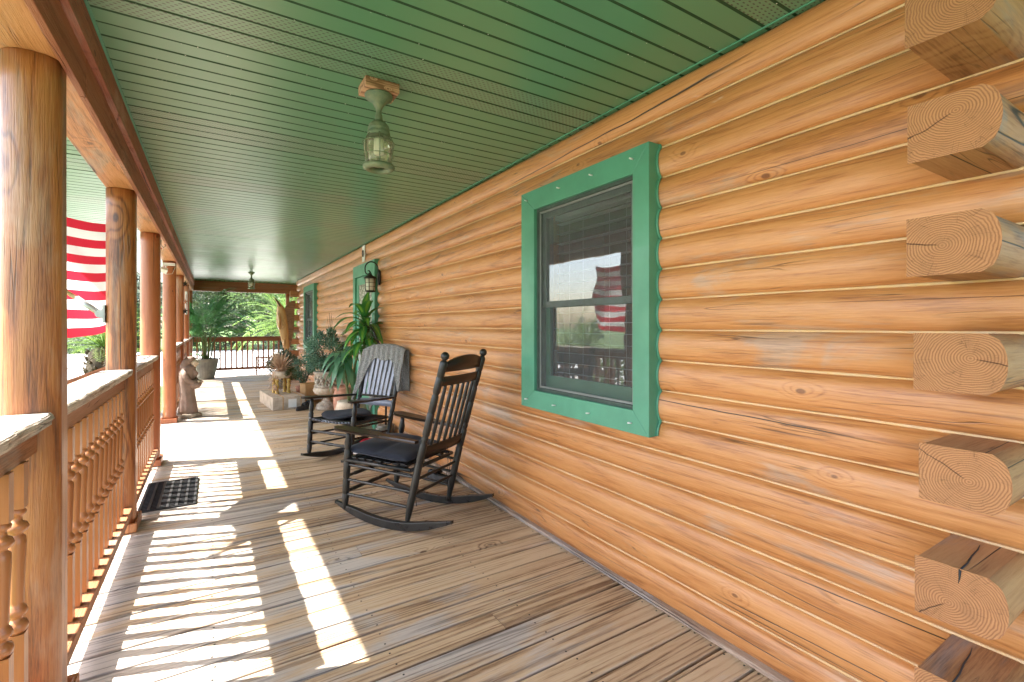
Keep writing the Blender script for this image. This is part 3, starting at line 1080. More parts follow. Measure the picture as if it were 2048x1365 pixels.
# ------------------------------------------------------------ railings
def baluster(parent, x, y, mat='spindle', n=10):
    mb = MB()
    h = .019
    mb.box(x - h, x + h, y - h, y + h, .155, .415)
    mb.box(x - h, x + h, y - h, y + h, .775, .905)
    prof = [(.416, .017), (.420, .019), (.426, .024), (.436, .0255), (.447, .022), (.453, .013), (.462, .0125), (.467, .019), (.476, .024), (.487, .0215), (.496, .0145),
            (.505, .0155), (.56, .0165), (.62, .0185), (.67, .0205), (.690, .0195), (.697, .013), (.702, .0125), (.709, .022), (.720, .0265), (.731, .022), (.737, .012), (.752, .011), (.758, .019), (.766, .021), (.770, .017), (.774, .017)]
    mb.lathe([(r, z) for z, r in prof], (x, y, 0), n)
    mb.bid = rnd.random()
    mb.b = [mb.bid] * len(mb.b)
    return mb.build('baluster', mat, parent)
def railing(y0, y1, label, first, fine=True, capw=True):
    r = thing('porch_railing', (-.5, (y0 + y1) / 2, 0), label, 'railing', 'porch railings')
    yo = (y0 + y1) / 2
    X = lambda v: v + .5
    # cap with a rough split edge
    mb = MB(); mb.bid = y0
    n = int((y1 - y0) / .03)
    prev = None
    for q in range(n + 1):
        y = y0 + (y1 - y0) * q / n - yo
        j = .003 * math.sin(y * 23 + y0) + rnd.uniform(-.0022, .0022)
        j2 = rnd.uniform(-.002, .002)
        ids = [mb.vert((X(-.578), y, .985)), mb.vert((X(-.578), y, 1.024)), mb.vert((X(-.434) + j, y, 1.024 + j2 * .4)), mb.vert((X(-.428) + j, y, 1.018 + j2)), mb.vert((X(-.4285) + j2, y, 1.006)),
               mb.vert((X(-.432) + j * .7, y, .995)), mb.vert((X(-.435), y, .985 + j2 * .6))]
        if prev:
            for a in range(7):
                mb.face((prev[a], ids[a], ids[(a + 1) % 7], prev[(a + 1) % 7]))
        else:
            mb.face(ids)
        prev = ids
    mb.face(prev[::-1])
    mb.build('cap', 'cap', r)
    mb = MB(); mb.bid = y0 + 2; mb.box(X(-.515), X(-.468), y0 - yo + .001, y1 - yo - .001, .902, .984); mb.build('top_rail', 'rail', r, bevel=.004)
    mb = MB(); mb.bid = y0 + 4; mb.box(X(-.515), X(-.430), y0 - yo + .001, y1 - yo - .001, .105, .1545); mb.build('bottom_rail', 'rail', r, bevel=.004)
    y = first
    proto = None
    while y < y1 - .03:
        if y > y0 + .03:
            if proto is None:
                proto = baluster(r, 0.022, 0)
                proto.location = (0, y - yo, 0)
            else:
                c = proto.copy()
                scene.collection.objects.link(c)
                c.parent = r
                c.location = (0, y - yo, 0)
        y += .121
    return r
railing(-1.2, 2.072, 'spindle railing at the lower left edge, nearest the camera', -1.10)
railing(2.228, 3.842, 'spindle railing between the nearest log post and the flag post', 2.365)
railing(3.998, 5.522, 'spindle railing beside the black door mat', 4.11)
railing(7.998, 9.872, 'spindle railing behind the hooded statue', 8.1)
railing(10.028, 12.122, 'spindle railing running on from the post hung with stars', 10.15)
railing(12.278, 14.122, 'last side spindle railing before the far corner post', 12.42)
# end railing with square balusters
er = thing('end_railing', (.65, 14.2, 0), 'dark stained end railing with straight square balusters in front of the palms', 'railing')
mb = MB(); mb.box(-1.05, 1.03, -.07, .07, .985, 1.022); mb.build('cap', 'railx', er, bevel=.005)
mb = MB(); mb.box(-1.05, 1.03, -.02, .02, .90, .9845); mb.build('top_rail', 'railx', er, bevel=.003)
mb = MB(); mb.box(-1.05, 1.03, -.02, .02, .17, .235); mb.build('bottom_rail', 'railx', er, bevel=.003)
mb = MB(); mb.box(-.019, .019, -.019, .019, .2355, .8995); pr = mb.build('baluster', 'post_red', er)
pr.location = (-.98, 0, 0)
for k in range(1, 17):
    c = pr.copy(); scene.collection.objects.link(c); c.parent = er; c.location = (-.98 + k * .122, 0, 0)
er2 = thing('end_railing', (3.9, 14.2, 0), 'end railing continuing to the right past the house corner', 'railing')
mb = MB(); mb.box(-1.98, 2.05, -.07, .07, .985, 1.022); mb.build('cap', 'railx', er2, bevel=.005)
mb = MB(); mb.box(-1.98, 2.05, -.02, .02, .90, .9845); mb.box(-1.98, 2.05, -.02, .02, .17, .235); mb.build('rails', 'railx', er2)
pr2 = pr.copy(); scene.collection.objects.link(pr2); pr2.parent = er2; pr2.location = (-1.9, 0, 0)
for k in range(1, 32):
    c = pr.copy(); scene.collection.objects.link(c); c.parent = er2; c.location = (-1.9 + k * .122, 0, 0)

# steps and their handrails
stp = thing('porch_steps', (-.66, 6.76, -.55), 'wooden steps down to the yard in the gap between two posts', 'steps')
for k in range(3):
    mb = MB(); mb.bid = k; mb.box(-.30 * (k + 1), -.30 * k - .005, -.98, .98, .41 - .14 * k - .04, .41 - .14 * k); mb.build('tread', 'deck_trim', stp, bevel=.004)
for s_ in (-1, 1):
    mb = MB(); mb.box(-.9, -.002, s_ * 1.0 - .02, s_ * 1.0 + .02, .0, .12)
    mb.build('stringer', 'deck_trim', stp)
for yy, lb in ((7.92, 'sloping stair handrail beside the post with the floodlight'), (5.6, 'sloping stair handrail beside the post left of the hook')):
    hr = thing('stair_handrail', (-.64, yy, 0), lb, 'handrail', 'stair handrails')
    for nm, zt, hh in (('top_rail', 1.0, .09), ('bottom_rail', .22, .09)):
        mb = MB()
        sl = -.42
        pts = [(0, zt), (-1.1, zt + sl * 1.1), (-1.1, zt + sl * 1.1 - hh), (0, zt - hh)]
        fa = [mb.vert((x, -.02, z)) for x, z in pts]; fb = [mb.vert((x, .02, z)) for x, z in pts]
        mb.face(fa); mb.face(fb[::-1])
        for q in range(4):
            mb.face((fa[q], fb[q], fb[(q + 1) % 4], fa[(q + 1) % 4]))
        mb.build(nm, 'railx', hr)
    mb = MB(); mb.box(-1.19, -1.101, -.045, .045, -.55, .66); mb.build('newel_post', 'post_red', hr, bevel=.005)

# ------------------------------------------------------------ rocking chairs
def rocker(mb, x, y0=-.60, y1=.34, Rr=1.15, yc=-.10):
    n = 28
    prev = None
    for q in range(n + 1):
        t = q / n
        y = y0 + (y1 - y0) * t
        zb = Rr - math.sqrt(Rr * Rr - (y - yc) ** 2) + .0015
        end = min(1, min(t, 1 - t) * 5)
        th = .016 + .036 * end ** .8
        w = .012 + .006 * end
        ids = [mb.vert((x - w, y, zb)), mb.vert((x + w, y, zb)), mb.vert((x + w, y, zb + th)), mb.vert((x - w, y, zb + th))]
        if prev:
            for a in range(4):
                mb.face((prev[a], prev[(a + 1) % 4], ids[(a + 1) % 4], ids[a]))
        else:
            mb.face(ids)
        prev = ids
    mb.face(prev[::-1])
LEG = [(0, .014), (.03, .016), (.12, .022), (.2, .0235), (.21, .019), (.22, .0235), (.38, .0235), (.40, .018), (.42, .0225), (.60, .0245), (.62, .019), (.64, .0235), (.75, .0235), (.77, .016), (.79, .0215), (.86, .0235), (.93, .017), (1, .015)]
RUNG = [(0, .009), (.1, .011), (.12, .009), (.14, .0125), (.38, .0125), (.4, .010), (.42, .013), (.5, .0145), (.58, .013), (.6, .010), (.62, .0125), (.86, .0125), (.88, .009), (.9, .011), (1, .009)]
ROD = [(0, .009), (.05, .010), (.95, .010), (1, .009)]
POST = [(0, .013), (.03, .016), (.10, .023), (.13, .024), (.36, .024), (.37, .020), (.38, .024), (.48, .024), (.49, .018), (.50, .0225), (.515, .0225), (.525, .018), (.535, .0235), (.66, .0235), (.665, .020), (.67, .0235), (.755, .022), (.765, .017), (.78, .0235), (.86, .0235), (.865, .0205), (.87, .0235), (.945, .024), (.955, .018), (.962, .011)]
def chair(loc, a, label, slatted):
    ch = thing('rocking_chair', loc, label, 'rocking chair', 'black rocking chairs on the porch', a)
    wood_m = 'black_worn'
    bx, fx, by, fy = .235, .295, -.255, .255
    lean = -.30
    zp = 1.135 if not slatted else 1.05
    def bp_(x, z):      # point on the (leaning) back plane
        t = max(0, z - .04) / 1.1
        return Vector((x, by + .01 + (lean) * t ** 1.12, z))
    for s_ in (-1, 1):
        mb = MB(); rocker(mb, s_ * bx + s_ * .022, ); mb.build('rocker', 'black', ch, bevel=.003)
    for s_ in (-1, 1):
        ft = Vector((s_ * (fx - .015), fy - .05, .598))
        mb = MB(); mb.turned((s_ * (bx + .028), fy, .062), ft, LEG, 12); mb.build('front_leg', wood_m, ch)
        mb = MB()
        L = zp
        pts = [bp_(s_ * bx, .035 + (L - .035) * t) for t, r in POST]
        mb.tube(pts, [r for t, r in POST], 14)
        if not slatted:
            e = bp_(s_ * bx, .035 + (L - .035) * .962)
            mb.ball(e + Vector((0, -.004, .022)), .0265, 14)
        mb.build('back_post', wood_m, ch)
    # arms: paddle plan
    for s_ in (-1, 1):
        mb = MB()
        n = 18
        lo, hi = [], []
        yb, yf = -.335, .30
        for q in range(n + 1):
            t = q / n
            w = .021 + .040 * (min(1, t * 1.5)) ** 1.5
            if t > .9:
                w *= math.sqrt(max(.0, 1 - ((t - .9) / .105) ** 2))
            y = yb + (yf - yb) * t
            x = s_ * (bx + .018 + (fx - bx - .012) * t)
            z = .575 + .045 * t
            lo.append((x, y, z, max(w, .004)))
        rings = []
        for x, y, z, w in lo:
            rings.append([mb.vert((x - w, y, z)), mb.vert((x - w * .82, y, z - .011)), mb.vert((x + w * .82, y, z - .011)), mb.vert((x + w, y, z)), mb.vert((x + w * .85, y, z + .008)), mb.vert((x - w * .85, y, z + .008))])
        for A, B in zip(rings, rings[1:]):
            for q in range(6):
                mb.face((A[q], A[(q + 1) % 6], B[(q + 1) % 6], B[q]))
        mb.face(rings[0][::-1]); mb.face(rings[-1])
        mb.build('arm', 'brown_black', ch)
    # seat frame
    mb = MB()
    sz = .405
    F0, B0 = Vector((-fx + .01, fy - .03, sz)), Vector((-bx, by - .02, sz - .02))
    def mirror(v): return Vector((-v.x, v.y, v.z))
    mb.turned(F0, B0, [(0, .013), (1, .013)], 10)
    mb.turned(mirror(F0), mirror(B0), [(0, .013), (1, .013)], 10)
    mb.turned(F0, mirror(F0), [(0, .014), (1, .014)], 10)
    mb.turned(B0, mirror(B0), [(0, .013), (1, .013)], 10)
    mb.build('seat_frame', 'black', ch)
    if not slatted:
        mb = MB()
        for k in range(7):
            t = (k + .5) / 7
            y = fy - .045 - (fy - by - .06) * t
            hw = fx - (fx - bx) * t - .02
            z = sz + .012 - .022 * t
            mb.box(-hw, hw, y - .026, y + .026, z, z + .010)
        for yy in (fy - .05, by + .06):
            mb.box(-.22, -.18, yy - .02, yy + .02, sz - .035, sz + .008)
            mb.box(.18, .22, yy - .02, yy + .02, sz - .035, sz + .008)
        mb.build('seat', 'black', ch, bevel=.002)
    else:
        mb = MB()
        for k in range(34):
            t = (k + .5) / 34
            x = -fx + .02 + (2 * fx - .04) * t
            mb.tube([(x, fy - .03, sz + .013), (x * .93, .1, sz - .002), (x * .85, by + .01, sz - .008)], .0065, 5)
        mb.build('seat', 'black', ch)
        mb = MB()
        for k in range(13):
            x = -fx + .05 + k * .042
            dz = -.02 * math.sin(math.pi * k / 12)
            mb.tube([(x - .015, fy - .012, sz + .016 + dz), (x, fy - .006, sz + .019 + dz), (x + .015, fy - .012, sz + .014 + dz)], [.003, .0075, .003], 6)
        mb.build('cord_wrapping', 'slat_grey', ch)
    # rungs
    def leg_f(s_, z): 
        t = (z - .062) / (.598 - .062)
        return Vector((s_ * ((bx + .028) + (fx - .015 - bx - .028) * t), fy - .05 * t, z))
    mb = MB()
    for z1, z2 in ((.27, .25), (.17, .15), (.372, .345)):
        for s_ in (-1, 1):
            mb.turned(leg_f(s_, z1), bp_(s_ * bx, z2), ROD, 8)
    mb.build('side_rungs', 'black', ch)
    mb = MB()
    for z1 in ((.30, .20) if slatted else (.29, .185)):
        mb.turned(leg_f(-1, z1), leg_f(1, z1), RUNG, 10)
    mb.build('front_rungs', wood_m, ch)
    mb = MB()
    for z1 in (.23, .33):
        mb.turned(bp_(-bx, z1), bp_(bx, z1), ROD, 8)
    mb.build('back_rungs', 'black', ch)
    def panel(name, zlo, zhi, mat, arch=0.0, th=.009, curve=-.02, hw=None):
        mb = MB()
        n = 18
        w = hw or (bx - .012)
        rows = []
        for q in range(n + 1):
            t = q / n * 2 - 1
            x = t * w
            top = zhi - arch * (1 - math.sqrt(max(0, 1 - (t * .985) ** 2)))
            cy = curve * (1 - t * t)
            c0, c1 = bp_(x, zlo), bp_(x, top)
            rows.append([mb.vert(c0 + Vector((0, cy - th, 0))), mb.vert(c1 + Vector((0, cy - th, 0))), mb.vert(c1 + Vector((0, cy + th, 0))), mb.vert(c0 + Vector((0, cy + th, 0)))])
        for A, B in zip(rows, rows[1:]):
            for q in range(4):
                mb.face((A[q], A[(q + 1) % 4], B[(q + 1) % 4], B[q]), q in (0, 2))
        mb.face(rows[0][::-1]); mb.face(rows[-1])
        return mb.build(name, mat, ch)
    if not slatted:
        panel('crest_rail', 1.015, 1.115, 'brown_black', arch=.075)
        panel('upper_slat', .925, .985, 'brown_black')
        panel('lower_slat', .475, .545, 'brown_black')
        for k in range(6):
            x = -.165 + .066 * k
            cy = -.02 * (1 - (x / bx) ** 2)
            a_, b_ = bp_(x, .54) + Vector((0, cy, 0)), bp_(x, .93) + Vector((0, cy, 0))
            mb = MB(); mb.turned(a_, b_, [(0, .008), (.05, .0105), (.3, .0125), (.5, .0105), (.7, .0125), (.95, .0105), (1, .008)], 10)
            mb.build('spindle', wood_m, ch)
        # cushion
        mb = MB()
        def cush(u, v, top=True):
            x = (u - .5) * 2
            y = (v - .5) * 2
            e = (1 - abs(x) ** 5) * (1 - abs(y) ** 5)
            h = .031 * max(0, e) ** .45
            cr = .010 * math.exp(-((y + .1 + .15 * x) / .13) ** 2) + .006 * math.sin(x * 5 + y * 3) * e
            W = .262 - .02 * (v < .5) * (1 - v) 
            X_ = x * (W + .012 * abs(y) ** 4)
            Y_ = y * (.25 + .012 * abs(x) ** 4) + .005
            base = .455 + .012 * y
            return (X_, Y_, base + (h - cr * .9 + .008 * math.cos(x * 2) if top else -h))
        mb.grid(lambda u, v: cush(u, v, True), 36, 36)
        mb.grid(lambda u, v: cush(1 - u, v, False), 36, 36)
        cu = mb.build('cushion', 'cushion', ch)
        mb = MB()
        pts = []
        for q in range(81):
            a = 2 * math.pi * q / 80
            c_, s2 = math.cos(a), math.sin(a)
            k_ = (abs(c_) ** 6 + abs(s2) ** 6) ** (-1 / 6)
            pts.append((.268 * c_ * k_, .258 * s2 * k_ + .005, .453 + .012 * s2 * k_))
        mb.tube(pts, .0045, 6, cap=False)
        mb.build('piping', 'cushion', cu)
        mb = MB()
        for x in (-.19, .17, .2):
            p0 = Vector((x, -.26, .43))
            mb.tube([p0, p0 + Vector((.01, -.02, -.09)), p0 + Vector((.0, -.012, -.2)), p0 + Vector((.012, -.018, -.29))], .0022, 5)
        mb.build('ties', 'black', cu)
    else:
        panel('lower_slat', .475, .535, 'slat_grey', curve=-.01)
        panel('slat_support', .56, .595, 'black', curve=-.01)
        panel('crest_rail', 1.02, 1.065, 'black', arch=.03)
        for k in range(7):
            x = -.18 + .06 * k
            zt = 1.05 - .0 * abs(k - 3)
            cy = .004
            mb = MB()
            a_, b_ = bp_(x * .92, .585), bp_(x * 1.04, zt)
            n = 10
            rows = []
            for q in range(n + 1):
                z = .585 + (zt - .585) * q / n
                p = bp_(x * (.92 + .12 * q / n), z)
                rows.append([mb.vert(p + Vector((dx, dy, 0))) for dx, dy in ((-.017, .012), (.017, .012), (.017, .022), (-.017, .022))])
            for A, B in zip(rows, rows[1:]):
                for q in range(4):
                    mb.face((A[q], B[q], B[(q + 1) % 4], A[(q + 1) % 4]))
            mb.face(rows[0]); mb.face(rows[-1][::-1])
            mb.build('back_slat', 'slat_grey', ch)
        # round cushion tipped on the seat
        for cx_, cy_, rr, nm in ((.02, .02, .235, 'seat_cushion'),):
            mb = MB()
            def rc(u, v, top):
                r_ = v; a = u * 2 * math.pi
                h = .026 * math.sqrt(max(0, 1 - r_ ** 4))
                x = cx_ + rr * r_ * math.cos(a); y = cy_ + rr * r_ * math.sin(a) * .95
                return (x, y, .445 + (h if top else -h) + .012 * math.sin(3 * a) * r_ ** 2 + .02 * (x < 0) * abs(x))
            mb.grid(lambda u, v: rc(u, v, True), 40, 12); mb.grid(lambda u, v: rc(-u, v, False), 40, 12)
            mb.build(nm, 'cushion', ch)
    return ch, bp_, bx
ca, _, _ = chair((1.116, 3.262, 0), R(31.9), 'black spindle back rocking chair with ball finials and navy cushion, seen from behind', False)
cb_, bpB, bxB = chair((1.130, 4.789, 0), R(121.1), 'black slat back rocking chair facing the camera with a grey throw over its back', True)

# throw blanket over the back of the second chair
def throw():
    mb = MB()
    def P_(u, v):
        # u across -1..1 ; v: 0 front bottom .. 1 back bottom
        x = (u - .5) * 2 * .285
        arch = 1.085 - .055 * abs((u - .5) * 2) ** 2.6
        side = abs((u - .5) * 2)
        lf = .14 + .26 * math.exp(-(u / .17) ** 2) + .46 * max(0, (u - .68) / .32) ** 1.4 + .012 * math.sin(u * 17)
        lb = .42 + .25 * u
        if v < .45:
            t = 1 - v / .45
            z = arch - lf * t
            p = bpB(x * (1 + .06 * t), z)
            fold = .006 * math.sin(u * 52) * (1 - .3 * t)
            return Vector((p.x, p.y + .034 + fold + .006 * math.sin(z * 25), p.z))
        if v < .55:
            t = (v - .45) / .1
            p = bpB(x, arch)
            a = math.pi * t
            return Vector((p.x, p.y + .034 * math.cos(a), p.z + .022 * math.sin(a)))
        t = (v - .55) / .45
        z = arch - lb * t
        p = bpB(x, arch)
        return Vector((p.x + .03 * t * math.sin(u * 9), p.y - .036 - .03 * t + .014 * math.sin(u * 21 + t * 2), z))
    mb.grid(lambda u, v: P_(u, v), 70, 40)
    o = mb.build('throw_blanket', 'blanket', None, thick=.007)
    o.matrix_world = Matrix.Translation((1.130, 4.789, 0)) @ Matrix.Rotation(R(121.1), 4, 'Z')
    return tag(o, 'grey knitted throw draped over the back of the far rocking chair', 'blanket')
throw()

# ------------------------------------------------------------ ceiling lanterns
def lantern(loc, label, blk):
    L = thing('ceiling_light', loc, label, 'ceiling light', 'porch ceiling lanterns')
    if blk:
        mb = MB()
        mb.box(-.078, .078, -.062, .062, -.045, -.001)
        mb.build('mounting_block', 'block', L, bevel=.002)
    zt = -.046 if blk else -.002
    mb = MB()
    mb.lathe([(.02, zt - .002), (.062, zt - .001), (.064, zt - .009), (.058, zt - .013), (.060, zt - .018), (.045, zt - .026), (.030, zt - .040), (.020, zt - .056), (.013, zt - .070), (.0125, zt - .088), (.017, zt - .095), (.0175, zt - .115), (.019, zt - .120)][::-1], n=28)
    mb.build('canopy', 'verdigris', L)
    z0 = zt - .120
    mb = MB()
    mb.lathe([(.019, z0), (.030, z0 - .008), (.040, z0 - .018), (.046, z0 - .026), (.044, z0 - .031), (.049, z0 - .036), (.050, z0 - .044), (.046, z0 - .049), (.051, z0 - .055), (.052, z0 - .066), (.048, z0 - .074)][::-1], n=28)
    mb.build('cap', 'verdigris', L)
    zg = z0 - .072
    mb = MB()
    mb.lathe([(.046, zg), (.058, zg - .016), (.068, zg - .036), (.069, zg - .048), (.065, zg - .080), (.060, zg - .112), (.056, zg - .135)][::-1], n=28)
    mb.build('glass', 'lampglass', L)
    mb = MB()
    mb.lathe([(.004, zg - .005), (.018, zg - .006), (.022, zg - .02), (.024, zg - .075), (.020, zg - .085), (.003, zg - .086)][::-1], n=18)
    mb.build('lamp', 'bulbw', L)
    mb = MB()
    for k in range(6):
        a = k * math.pi / 3 + .3
        prof = [(.049, zg + .004), (.062, zg - .014), (.0715, zg - .036), (.0725, zg - .048), (.069, zg - .080), (.064, zg - .112), (.060, zg - .138)]
        mb.tube([(r * math.cos(a), r * math.sin(a), z) for r, z in prof], .0022, 6)
    for r, z in ((.0715, zg - .034), (.0675, zg - .092)):
        mb.tube([(r * math.cos(q * math.pi / 18), r * math.sin(q * math.pi / 18), z) for q in range(37)], .0018, 6, cap=False)
    mb.build('cage', 'verdigris', L)
    mb = MB()
    n = 32
    prof = [(.050, zg - .134), (.070, zg - .136), (.073, zg - .143), (.070, zg - .152), (.060, zg - .158), (.045, zg - .158), (.040, zg - .148), (.042, zg - .137)]
    rings = [[mb.vert((r * math.cos(2 * math.pi * j / n), r * math.sin(2 * math.pi * j / n), z)) for j in range(n)] for r, z in prof]
    for q in range(len(rings)):
        A, B = rings[q], rings[(q + 1) % len(rings)]
        for j in range(n):
            mb.face((A[j], B[j], B[(j + 1) % n], A[(j + 1) % n]), True)
    mb.build('bottom_ring', 'verdigris', L)
lantern((.655, 2.215, CZ), 'weathered onion lantern hanging from a raw wood block on the green ceiling, the nearest', True)
lantern((.686, 11.36, CZ), 'small lantern hanging from the far part of the green ceiling', False)

# ------------------------------------------------------------ wall lantern
wl = thing('wall_lantern', (XW - .04, 5.88, 1.90), 'black iron carriage lantern with a curled arm on the log wall above the plant', 'wall light')
mb = MB(); mb.ball((0, 0, 0), .001, 6)
mb = MB(); mb.lathe([(.001, 0), (.05, 0), (.052, .012), (.04, .02), (.02, .028)], n=20)
st_ = [(-.0 - z * 1.0, x, y * 1.9) for x, y, z in mb.v]
mb.v = st_
mb.build('backplate', 'iron', wl)
mb = MB()
pts = []
for q in range(33):
    t = q / 32
    a = math.pi * (-.15 + 1.05 * t) if t < 1 else 0
    pts.append((-.02 - .085 + .085 * math.cos(a) * 1.0, 0, .07 + .10 * math.sin(a)))
pts = [(-.02, 0, -.02), (-.02, 0, .06)] + [(-.10 + .08 * math.cos(math.pi * k / 14), 0, .10 + .085 * math.sin(math.pi * k / 14)) for k in range(15)] + [(-.178, 0, .06), (-.165, 0, .035), (-.14, 0, .03), (-.12, 0, .05), (-.13, 0, .075), (-.148, 0, .07)]
mb.tube(pts, .0075, 8)
mb.build('scroll_arm', 'iron', wl)
cx = -.115
mb = MB(); mb.lathe([(.002, .045), (.012, .04), (.02, .022), (.05, .01), (.078, -.012), (.082, -.02), (.07, -.024)][::-1], (cx, 0, 0), 8); mb.tube([(cx, 0, .04), (cx, 0, .065)], .006, 8)
mb.build('roof', 'iron', wl)
mb = MB(); mb.lathe([(.052, -.17), (.062, -.025)], (cx, 0, 0), 24); mb.build('glass', 'frost', wl)
mb = MB()
for k in range(6):
    a = k * math.pi / 3
    mb.tube([(cx + .065 * math.cos(a), .065 * math.sin(a), -.02), (cx + .055 * math.cos(a), .055 * math.sin(a), -.172)], .004, 6)
for r, z in ((.0605, -.075), (.058, -.12)):
    mb.tube([(cx + r * math.cos(q * math.pi / 12), r * math.sin(q * math.pi / 12), z) for q in range(25)], .0025, 5, cap=False)
mb.lathe([(.03, -.19), (.062, -.182), (.064, -.17), (.05, -.168)], (cx, 0, 0), 20)
mb.build('cage', 'iron', wl)

# plaque above the door
pl = thing('wall_plaque', (XW - .04, 6.6, 2.29), 'white plaque with a dark oval ring at the top of the wall above the door', 'plaque')
mb = MB(); mb.box(-.012, 0, -.06, .06, -.115, .105); mb.build('board', 'white', pl, bevel=.004)
mb = MB(); mb.tube([(-.016, .03 * math.cos(q * math.pi / 12), -.005 + .042 * math.sin(q * math.pi / 12)) for q in range(25)], .007, 8, cap=False); mb.build('ring', 'iron', pl)

# ------------------------------------------------------------ flag
fl = thing('flag_pole', (-.575, 3.90, 1.375), 'angled flag pole in a cast bracket on the outer side of the second post', 'flag pole')
pd = Vector((-.77, 0, .64)).normalized()
mb = MB(); mb.box(-.008, .004, -.028, .028, -.055, .055); mb.tube([(-.02, -.016, 0), (-.02, .016, 0)], .026, 16)
mb.box(-.03, -.008, -.014, .014, -.02, .02)
mb.build('bracket', 'steel', fl)
mb = MB(); mb.tube([Vector((-.02, 0, 0)), Vector((-.02, 0, 0)) + pd * .15], [.016, .0185], 14); mb.build('socket', 'steel', fl)
mb = MB(); mb.tube([Vector((-.02, 0, 0)) + pd * .1, Vector((-.02, 0, 0)) + pd * 1.75], .0125, 12); mb.ball(Vector((-.02, 0, 0)) + pd * 1.76, .03, 10); mb.build('pole', 'poleb', fl)
O = Vector((-.595, 3.90, 1.375))
def flagpt(u, v):
    H = (O + pd * .72).lerp(O + pd * 1.62, v)
    E = Vector((-.60, 4.66, 1.30 + .765 * v))
    w = 1 - (1 - u) ** (2.4 + 3 * (1 - v))
    p = Vector((H.x + (E.x - H.x) * u, H.y + (E.y - H.y) * (u ** .8), H.z + (E.z - H.z) * w))
    amp = .05 * min(1, u * 2)
    p.y += amp * math.sin(u * 9.5 + v * 2.2) + .02 * math.sin(u * 23 + v * 6) * u
    p.x += .035 * math.sin(v * 7.5 + u * 5) * u
    p.z += .018 * math.sin(u * 11 + 1.2) * u - .10 * (1 - v) * math.sin(math.pi * u) - .02 * (u * u) * (1 - v) * math.sin(v * 9)
    return p
def fmat(u, v):
    row = int((1 - v) * 13)
    if row < 7 and u < .40:
        return 2
    return row % 2
mb = MB(); mb.grid(flagpt, 100, 78, True, fmat)
flag = mb.build('flag', ['flag_red', 'flag_white', 'flag_blue'])
tag(flag, 'flag with red and white stripes and a blue star field flying beside the posts', 'flag')
mb = MB()
def star2(c, r, fn):
    pts = []
    for k in range(10):
        a = math.pi / 2 + k * math.pi / 5
        rr = r if k % 2 == 0 else r * .38
        pts.append(fn(c[0] + rr * math.cos(a) * .55, c[1] + rr * math.sin(a)))
    return pts
for side in (-1, 1):
    for rw in range(9):
        nc = 6 if rw % 2 == 0 else 5
        for k in range(nc):
            u = .40 * ((k + (.5 if nc == 6 else 1.0)) / 6.0)
            v = 1 - (7 / 13) * ((rw + .7) / 9.4)
            pts = star2((u, v), .021, flagpt)
            n_ = (pts[2] - pts[0]).cross(pts[5] - pts[0]).normalized() * .003 * side
            cpt = flagpt(u, v) + n_
            ci = mb.vert(cpt)
            ids = [mb.vert(p + n_) for p in pts]
            for q in range(10):
                mb.face((ci, ids[q], ids[(q + 1) % 10]))
mb.build('stars', 'flag_white', flag)

# ------------------------------------------------------------ door mat
mt = thing('door_mat', (-.275, 4.53, 0.002), 'black rubber grid door mat lying by the railing', 'door mat', rz=0)
mb = MB()
hw, hl = .17, .355
mb.box(-hw, hw, -hl, hl, 0, .003)
n1 = 22
for k in range(n1 + 1):
    y = -hl + 2 * hl * k / n1
    mb.box(-hw, hw, y - .0045, y + .0045, .0031, .010)
for k in range(7):
    x = -hw + .008 + (2 * hw - .016) * k / 6
    mb.box(x - .008, x + .008, -hl, hl, .0032, .0125)
mb.build('grid', 'rubber', mt)

